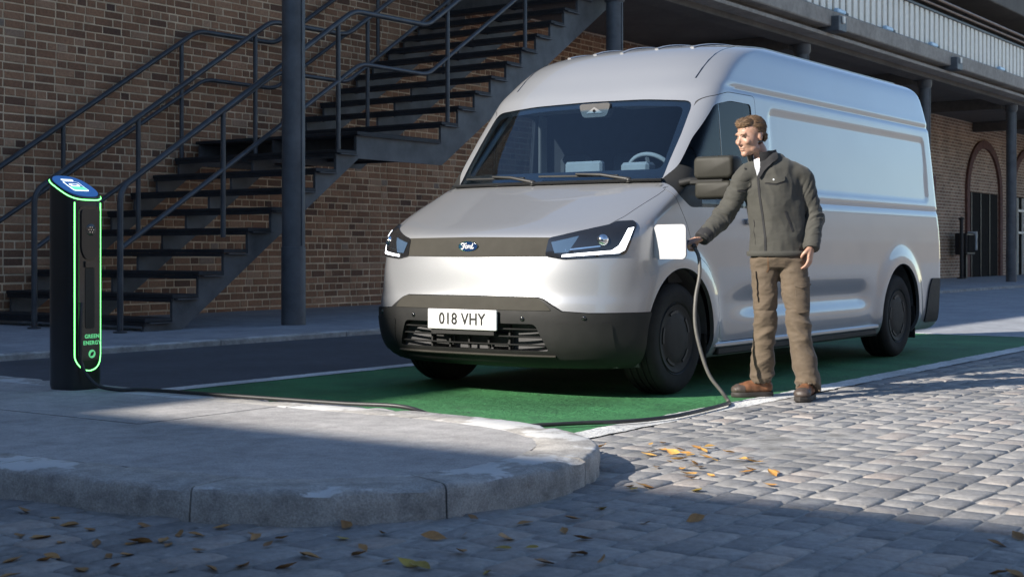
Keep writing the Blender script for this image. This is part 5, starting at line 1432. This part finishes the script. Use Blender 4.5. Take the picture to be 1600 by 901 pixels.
limb(hd, [(0, -0.080, 0.022), (0, -0.093, -0.004), (0, -0.106, -0.026), (0, -0.096, -0.034)], [0.008, 0.009, 0.0105, 0.008], 10)
ell(hd, (0, -0.084, -0.055), (0.022, 0.010, 0.006)); ell(hd, (0, -0.081, -0.067), (0.020, 0.010, 0.007))
hd.xform(HM)
bdy = MB(); bdy.add(hd.v, hd.f)
nb = HM @ Vector((0, 0.030, -0.06))
limb(bdy, [nb, nb.lerp(NECK, 0.6), NECK + Vector((0, 0, -0.06))], [(0.054, 0.056), (0.054, 0.056), (0.07, 0.07)])
limb(bdy, [(-0.10, 0, 1.44), (-0.06, 0, 1.33), (-0.03, 0, 1.1), (-0.02, 0, 0.93)], [(0.08, 0.06), (0.08, 0.13), (0.09, 0.13), (0.08, 0.12)], up=(0, 1, 0))
for sh, el, wr in ((SHR, ELR, WRR), (SHL, ELL, WRL)):
    limb(bdy, [Vector((-0.05, 0, 1.37)), sh, sh.lerp(el, 0.5), el, el.lerp(wr, 0.5), wr], [0.05, 0.045, 0.042, 0.036, 0.034, 0.024])
for hp, kn, an in ((HIPR, KNR, ANR), (HIPL, KNL, ANL)): limb(bdy, [Vector((-0.02, 0, 0.95)), hp, kn, an, an + Vector((0, -0.0, -0.05))], [0.07, 0.075, 0.05, 0.04, 0.04])
# right hand closed round the plug; left hand relaxed
def hand(mb, wr, d, nrm, curl, thumb_side, scale=1.0):
    """palm from the wrist along d, back of hand facing nrm; curl bends the fingers towards the palm"""
    d = d.normalized(); nrm = (nrm - d * nrm.dot(d)).normalized(); sd = d.cross(nrm) * thumb_side
    P = lambda a, b, c: wr + (d * a + sd * b + nrm * c) * scale
    limb(mb, [P(-0.02, 0, 0), P(0.02, 0.002, 0), P(0.055, 0.002, 0.0), P(0.092, 0.0, 0.0)], [(0.019, 0.027), (0.018, 0.036), (0.016, 0.042), (0.012, 0.039)], 16, 5, up=nrm)
    for i, (b, L) in enumerate(((0.030, 0.072), (0.010, 0.081), (-0.010, 0.075), (-0.029, 0.060))):
        pts = [P(0.070, b, 0.0)]; ang = 0.0; p = Vector((0.088, b, 0.0)); pts.append(P(*p))
        for f, c in ((0.45, curl[0]), (0.32, curl[1]), (0.23, curl[2])):
            ang += c * (1 + 0.08 * i); p = p + Vector((math.cos(ang) * L * f, -0.002, -math.sin(ang) * L * f)); pts.append(P(*p))
        limb(mb, pts, [0.0098, 0.0098, 0.0092, 0.0084, 0.0068], 10, 4)
    tb = [P(0.012, 0.026, -0.006), P(0.038, 0.044, -0.018), P(0.062, 0.050 - 0.012 * curl[0], -0.032 - 0.01 * curl[0]), P(0.082, 0.046 - 0.022 * curl[0], -0.040 - 0.014 * curl[0])]
    limb(mb, tb, [0.014, 0.0125, 0.0105, 0.008], 10, 4)
dR = (HR - WRR); 
hand(bdy, WRR + dR.normalized() * 0.01, dR.normalized() + Vector((0.0, 0.0, -0.1)), Vector((0.1, -0.55, 0.85)), (0.95, 0.95, 0.6), 1, 0.98)
hand(bdy, WRL, Vector((-0.16, -0.10, -1)), Vector((0.85, -0.42, 0)), (0.35, 0.40, 0.25), 1, 1.0)
bme = remesh(bdy, 0.0048, 3, 'body')
HMI = HM.inverted()
for v in bme.vertices:           # eye sockets, mouth line, temples
    q = HMI @ v.co
    if q.z > -0.15 and abs(q.x) < 0.1 and q.y < 0.0:
        for s in (1, -1):
            e = ((q.x - 0.031 * s) / 0.017) ** 2 + ((q.z - 0.008) / 0.011) ** 2
            v.co += HM.to_3x3() @ Vector((0, 0.0035 * math.exp(-e), 0))
        v.co += HM.to_3x3() @ Vector((0, 0.004 * math.exp(-((q.z + 0.0612) / 0.003) ** 2 - (q.x / 0.022) ** 4), 0)) if q.y < -0.06 else Vector()
obj('body', bme, 'skin', man, 180)
for s in (1, -1):
    e = MB(); ell(e, (0.031 * s, -0.0745, 0.006), (0.0095, 0.008, 0.0045), n=8); e.xform(HM); e.build('eye', 'eye', man, 180)
    b = MB(); limb(b, [(0.014 * s, -0.095, 0.022), (0.032 * s, -0.091, 0.028), (0.050 * s, -0.074, 0.022)], [(0.0026, 0.0026), (0.003, 0.003), (0.002, 0.002)], 8); b.xform(HM); b.build('eyebrow', 'brow', man, 180)
# hair: cap plus many short locks
hb = MB(); ell(hb, (0, 0.030, 0.052), (0.0765, 0.0925, 0.076)); ell(hb, (0, -0.032, 0.088), (0.058, 0.050, 0.034)); ell(hb, (0, 0.066, -0.005), (0.064, 0.046, 0.050))
hme = remesh(hb, 0.005, 3, 'hair'); 
bm = bmesh.new(); bm.from_mesh(hme)
dele = [v for v in bm.verts if (v.co.y < -0.048 and v.co.z < 0.070) or (v.co.z < 0.045 and v.co.y < -0.028) or (v.co.z < -0.006 and v.co.y < 0.004) or (v.co.z < 0.024 and 0.004 <= v.co.y < 0.036) or (v.co.z < 0.0 and v.co.y < 0.060) or v.co.z < -0.042]
bmesh.ops.delete(bm, geom=dele, context='VERTS'); bm.to_mesh(hme); bm.free()
wrinkle(hme, lambda c: 0.0022 * noise.noise(Vector((c.x * 70, c.y * 22, c.z * 70))))
capv = [(v.co.copy(), v.normal.copy()) for v in hme.vertices]
locks = MB(); hr = random.Random(4)
for _ in range(1800):
    p, q = capv[hr.randrange(len(capv))]
    t = Vector((p.x * 0.5 + 0.02 + hr.uniform(-0.012, 0.012), 0.07, (-0.06 if p.z < 0.08 else 0.02) + hr.uniform(-0.015, 0.015))); t = (t - q * t.dot(q))
    if t.length < 1e-4: continue
    t.normalize(); L = hr.uniform(0.012, 0.026)
    locks.tube([p - q * 0.002, p + q * 0.0022 + t * L * 0.5, p + q * hr.uniform(0.0, 0.003) + t * L], [0.0018, 0.0014, 0.0003], 4, cap=False)
hbm = MB(); hbm.add([v.co[:] for v in hme.vertices], [tuple(p.vertices) for p in hme.polygons]); hbm.add(locks.v, locks.f); hbm.xform(HM)
hbm.build('hair', 'hair', man, 180)
# jacket
jk = MB()
Ux = (1, 0, 0)
limb(jk, [(-0.018, 0.0, 0.875), (-0.018, 0, 0.93), (-0.022, 0, 1.06), (-0.035, 0, 1.19), (-0.050, 0.0, 1.30), (-0.062, 0.0, 1.375), (-0.085, 0.005, 1.435), (-0.105, 0.01, 1.47)],
     [(0.182, 0.118), (0.176, 0.118), (0.166, 0.116), (0.176, 0.122), (0.182, 0.116), (0.166, 0.098), (0.115, 0.080), (0.072, 0.070)], 32, 6, up=Ux)
for sh, el, wr, c in ((SHR, ELR, WRR, Vector((-0.10, 0, 1.36))), (SHL, ELL, WRL, Vector((0.03, 0.0, 1.36)))):
    limb(jk, [c, sh, sh.lerp(el, 0.45), el, el.lerp(wr, 0.5), wr + (wr - el).normalized() * 0.012], [0.078, 0.065, 0.059, 0.055, 0.051, 0.044], 20, 6)
    limb(jk, [Vector((-0.09, 0.005, 1.425)), (Vector((-0.09, 0.005, 1.425)) + sh) / 2 + Vector((0, 0, 0.012)), sh], [0.060, 0.062, 0.062], 18, 5)
jme = remesh(jk, 0.006, 5, 'jacket')
def seg_t(p, a, b):
    d = b - a; t = (p - a).dot(d) / d.length_squared; t = min(1, max(0, t)); return t, (p - (a + d * t)).length
def ridge(v): return 1.0 - 2.0 * abs(noise.noise(v))          # sharp crests, soft valleys
def jw(c):
    h = 0.0; tor = 1.0
    for sh, el, wr in ((SHR, ELR, WRR), (SHL, ELL, WRL)):
        for a, b, k in ((sh, el, 0.0), (el, wr, 1.0)):
            t, d = seg_t(c, a, b)
            if d < 0.085:
                w = smst(0.085, 0.06, d) * smst(0.0, 0.3, t + k); ax = (b - a).normalized(); s_ = (c - a).dot(ax)
                q = c - a - ax * s_
                u = Vector((s_ * 20 + 3.0 * (q.x + q.z) * 6, q.x * 7 + k * 5, q.y * 7 + q.z * 7))
                h += w * (0.0095 * ridge(u) * (0.6 + 0.5 * math.exp(-((t + k - 1.0) / 0.35) ** 2)) + 0.0035 * ridge(u * 2.1)); tor *= (1 - w)
    u = Vector((c.x * 7 + c.z * 2.2, c.y * 3, c.z * 3.2 - c.x * 3))
    h += tor * (0.0090 * ridge(u) + 0.0028 * ridge(u * 2.6 + Vector((5, 2, 1))) - 0.004)
    return h
wrinkle(jme, jw)
jacket = obj('jacket', jme, 'jacket', man, 180)
bmj = bmesh.new(); bmj.from_mesh(jme); JB = BVHTree.FromBMesh(bmj); bmj.free()
CAMM = MINV @ CO
def jproj(x, y, tree=None):
    d = (MINV.to_3x3() @ px_ray(x, y)).normalized(); h = (tree or JB).ray_cast(CAMM, d)
    if h[0] is None: h = (tree or JB).find_nearest(CAMM + d * PD0)
    return h[0], h[1]
def jpatch(poly, name, mat, par, th, lift, step=6.0, tree=None, r=2):
    return patch(rounded(poly, r, 3) if r else poly, lambda x, y: jproj(x, y, tree), name, mat, par, th, lift, step)
# collar stands up round the neck, dark inside, open at the front
def collar(z0, z1, r0, r1, a0, a1, name, mat, th):
    n = 30; vs = []
    cdir = math.atan2(fwd.y, fwd.x) + 0.35
    for i in range(n + 1):
        a = cdir + a0 + (a1 - a0) * i / n
        for k in range(4):
            t = k / 3; r = r0 + (r1 - r0) * t; op = 0.016 * math.cos(a - cdir) * t
            vs.append((NECK.x + 0.002 + (r + op) * math.cos(a) * 1.02, NECK.y + (r + op) * math.sin(a), z0 + (z1 - z0) * t - 0.022 * max(0, math.cos(a - cdir)) * (1 if t > 0 else 1.5)))
    fs = [(i * 4 + k, (i + 1) * 4 + k, (i + 1) * 4 + k + 1, i * 4 + k + 1) for i in range(n) for k in range(3)]
    m = len(vs); c = Vector((NECK.x, NECK.y, 0))
    vs2 = [(v[0] + (c.x - v[0]) * th / 0.075, v[1] + (c.y - v[1]) * th / 0.075, v[2]) for v in vs]
    fs += [tuple(j + m for j in reversed(f)) for f in fs]
    for i in range(n):
        fs += [(i * 4 + 3, (i + 1) * 4 + 3, (i + 1) * 4 + 3 + m, i * 4 + 3 + m), ((i + 1) * 4, i * 4, i * 4 + m, (i + 1) * 4 + m)]
    for i in (0, n): fs += [(i * 4 + k, i * 4 + k + 1, i * 4 + k + 1 + m, i * 4 + k + m) for k in range(3)]
    mb = MB(); mb.add(vs + vs2, fs); me = mb.mesh(name)
    b2 = bmesh.new(); b2.from_mesh(me); bmesh.ops.recalc_face_normals(b2, faces=b2.faces[:]); b2.to_mesh(me); b2.free()
    return obj(name, me, mat, jacket, 60)
collar(1.445, 1.526, 0.083, 0.089, 0.30, 2.35, 'collar_lining', 'jacket_dark', 0.005)
collar(1.445, 1.526, 0.083, 0.087, 2.36, 2 * math.pi - 0.30, 'collar', 'jacket', 0.005)
collar(1.450, 1.524, 0.0765, 0.0805, 0.25, 2 * math.pi - 0.25, 'collar_lining', 'jacket_dark', 0.004)
collar(1.440, 1.512, 0.064, 0.066, 0.28, 2 * math.pi - 0.28, 'shirt_collar', 'shirt', 0.004)
jpatch([(1178, 246), (1190, 250), (1187, 266), (1183, 276), (1179, 262)], 'shirt_front', 'shirt', jacket, 0.004, 0.006, 4, r=1)
jpatch([(1190, 245), (1212, 238), (1214, 248), (1204, 259), (1194, 269), (1186, 280), (1184, 275), (1188, 262)], 'lapel_lining', 'jacket_dark', jacket, 0.004, 0.012, 4, r=1)
jpatch([(1182.5, 276), (1185.5, 276), (1187.5, 300), (1193, 336), (1197, 370), (1197.5, 399), (1194.5, 399), (1194, 370), (1190, 337), (1184.5, 300)], 'zip', 'jacket_dark', jacket, 0.002, 0.0015, 4, r=0)
jpatch([(1194, 281), (1226, 275), (1226, 282.5), (1213, 287), (1195, 285.5)], 'pocket_flap', 'jacket', jacket, 0.004, 0.003, 4)
jpatch([(1195, 285.5), (1213, 287.2), (1226, 282.8), (1226, 285), (1213, 289.3), (1195, 287.6)], 'pocket_edge', 'jacket_dark', jacket, 0.001, 0.001, 3, r=0)
jpatch([(1151, 290), (1173, 282), (1174, 290), (1164, 297), (1152, 297)], 'pocket_flap', 'jacket', jacket, 0.004, 0.003, 4)
jpatch([(1152, 297), (1164, 297.2), (1174, 290.2), (1174, 292.4), (1164, 299.5), (1152, 299.2)], 'pocket_edge', 'jacket_dark', jacket, 0.001, 0.001, 3, r=0)
jpatch([(1225, 330), (1228, 329), (1240, 360), (1237, 362)], 'pocket_zip', 'jacket_dark', jacket, 0.002, 0.001, 4, r=0)
jpatch([(1163, 345), (1165, 345), (1168, 380), (1166, 382)], 'pocket_zip', 'jacket_dark', jacket, 0.002, 0.001, 4, r=0)
for px_, py_ in ((1209, 281), (1164, 264)):
    c, q = jproj(px_, py_); b = MB().lathe([(0.0001, 0.003), (0.005, 0.0025), (0.006, 0)], 10); b.xform(Matrix.Translation(c + q * 0.006) @ q.to_track_quat('Z', 'Y').to_matrix().to_4x4()); b.build('snap_button', 'pale' if px_ > 1200 else 'jacket_dark', jacket, 60)
for wr, el, mt in ((WRR, ELR, 'jacket_dark'), (WRL, ELL, 'jacket')):
    d = (wr - el).normalized(); cf = MB(); cf.tube([wr - d * 0.045, wr - d * 0.02, wr + d * 0.010, wr + d * 0.018], [0.0535, 0.051, 0.0495, 0.044], 22); cf.build('cuff', mt, jacket, 50)
hem = [(-0.018 + 0.187 * math.cos(t), 0.123 * math.sin(t), 0.888) for t in np.linspace(0, 2 * math.pi, 41)]
MB().tube([Vector(p) for p in hem], [(0.016, 0.006)] * 41, 8, cap=False, up=(0, 0, 1)).build('hem_band', 'jacket', jacket, 60)
# trousers
tr = MB()
limb(tr, [(-0.018, 0, 0.945), (-0.018, 0, 0.90), (-0.018, 0.0, 0.85), (-0.018, 0.0, 0.80)], [(0.152, 0.102), (0.160, 0.108), (0.166, 0.112), (0.145, 0.098)], 28, 5, up=Ux)
limb(tr, [HIPR, HIPR.lerp(KNR, 0.5), KNR, KNR.lerp(ANR, 0.5), ANR + Vector((0, 0, 0.0)), ANR + Vector((0, -0.01, -0.028))], [0.090, 0.079, 0.067, 0.065, 0.065, 0.067], 22, 7)
limb(tr, [HIPL, HIPL.lerp(KNL, 0.5), KNL, KNL.lerp(ANL, 0.5), ANL + Vector((0, 0, 0.0)), ANL + Vector((0, -0.01, -0.028))], [0.090, 0.085, 0.072, 0.068, 0.067, 0.069], 22, 7)
tme = remesh(tr, 0.006, 4, 'trousers')
def tw_(c):
    z = c.z; k = smst(0.64, 0.50, z); lo = smst(0.30, 0.14, z)
    u = Vector((c.x * 8 + z * 6 * (1 if c.x > 0 else -1), c.y * 7, z * (11 + 4 * lo)))
    h = (0.0045 + 0.0065 * k + 0.005 * lo) * ridge(u) + 0.003 * ridge(u * 2.2 + Vector((1, 4, 2))) - 0.003
    h += 0.004 * smst(0.70, 0.85, z) * ridge(Vector((c.x * 9 + 3 * z, c.y * 5, z * 22)))
    h -= 0.005 * math.exp(-((z - 0.545 - 0.05 * c.x) / 0.006) ** 2)
    return h
wrinkle(tme, tw_)
trou = obj('trousers', tme, 'trousers', man, 180)
bmt = bmesh.new(); bmt.from_mesh(tme); TB = BVHTree.FromBMesh(bmt); bmt.free()
jpatch([(1241, 437), (1262, 434), (1263, 485), (1245, 489)], 'cargo_pocket', 'trousers', trou, 0.011, 0.002, 5, TB)
jpatch([(1240, 435), (1263, 432), (1263, 446), (1252, 450), (1241, 448)], 'pocket_flap', 'trousers', trou, 0.005, 0.0135, 5, TB)
jpatch([(1164, 425), (1170, 424), (1172, 470), (1167, 474)], 'cargo_pocket', 'trousers', trou, 0.012, 0.002, 5, TB)
jpatch([(1198.5, 401), (1200.5, 401), (1202, 420), (1199, 426), (1197, 425), (1199.5, 419)], 'fly_seam', 'brow', trou, 0.0008, 0.0008, 3, TB, 0)
wb = [(-0.018 + 0.164 * math.cos(t), 0.111 * math.sin(t), 0.905) for t in np.linspace(0, 2 * math.pi, 41)]
MB().tube([Vector(p) for p in wb], [(0.022, 0.004)] * 41, 8, cap=False, up=(0, 0, 1)).build('waistband', 'trousers', trou, 60)
# boots
def boot(an, d, nm):
    d = Vector((d[0], d[1], 0)).normalized(); s = Vector((-d.y, d.x, 0)); b0 = Vector((an.x, an.y, 0.0))
    P = lambda a, b, c: b0 + d * a + s * b + Vector((0, 0, c))
    m = MB(); limb(m, [P(-0.058, 0, 0.055), P(-0.03, 0, 0.062), P(0.03, 0, 0.064), P(0.09, 0, 0.055), P(0.145, 0, 0.050), P(0.185, 0, 0.046)], [(0.030, 0.033), (0.048, 0.040), (0.050, 0.041), (0.044, 0.046), (0.034, 0.048), (0.014, 0.030)], 18, 5, up=(0, 0, 1))
    limb(m, [P(-0.012, 0, 0.05), P(-0.008, 0, 0.11), P(-0.012, 0, 0.17)], [(0.052, 0.044), (0.046, 0.042), (0.046, 0.044)], 18, 5)
    e = empty('boot', (0, 0, 0)); e.parent = man
    me = remesh(m, 0.006, 3, 'upper'); wrinkle(me, lambda c: 0.003 * noise.noise(c * 30)); obj('upper', me, 'boot_tan', e, 180)
    out = [(-0.072, 0.0), (-0.066, 0.028), (-0.045, 0.041), (0.0, 0.041), (0.05, 0.042), (0.10, 0.050), (0.15, 0.049), (0.18, 0.036), (0.200, 0.0)]
    poly = out + [(a, -b) for a, b in out[-2:0:-1]]; n = len(poly); vs = []
    for z, k in ((0.0, 0.96), (0.006, 1.0), (0.026, 1.0), (0.032, 0.97)): vs += [P(a * k, b * k, z) for a, b in poly]
    so = MB(); so.add(vs, [(r * n + i, r * n + (i + 1) % n, (r + 1) * n + (i + 1) % n, (r + 1) * n + i) for r in range(3) for i in range(n)] + [tuple(range(n))[::-1], tuple(3 * n + i for i in range(n))]); so.build('sole', 'boot_sole', e, 40)
    tc = MB(); limb(tc, [P(0.125, 0, 0.047), P(0.155, 0, 0.048), P(0.178, 0, 0.044), P(0.194, 0, 0.038)], [(0.040, 0.0505), (0.035, 0.0505), (0.026, 0.042), (0.008, 0.018)], 18, 4, up=(0, 0, 1)); tc.build('toecap', 'boot_toe', e, 60)
    for i in range(4):
        a = 0.035 + 0.020 * i; MB().tube([P(a, -0.026, 0.098 - 0.010 * i), P(a + 0.004, 0, 0.118 - 0.011 * i), P(a, 0.026, 0.098 - 0.010 * i)], 0.0032, 6).build('lace', 'brow', e, 60)
boot(ANR, (-1, -0.18), 'r'); boot(ANL, (-0.42, -0.9), 'l')
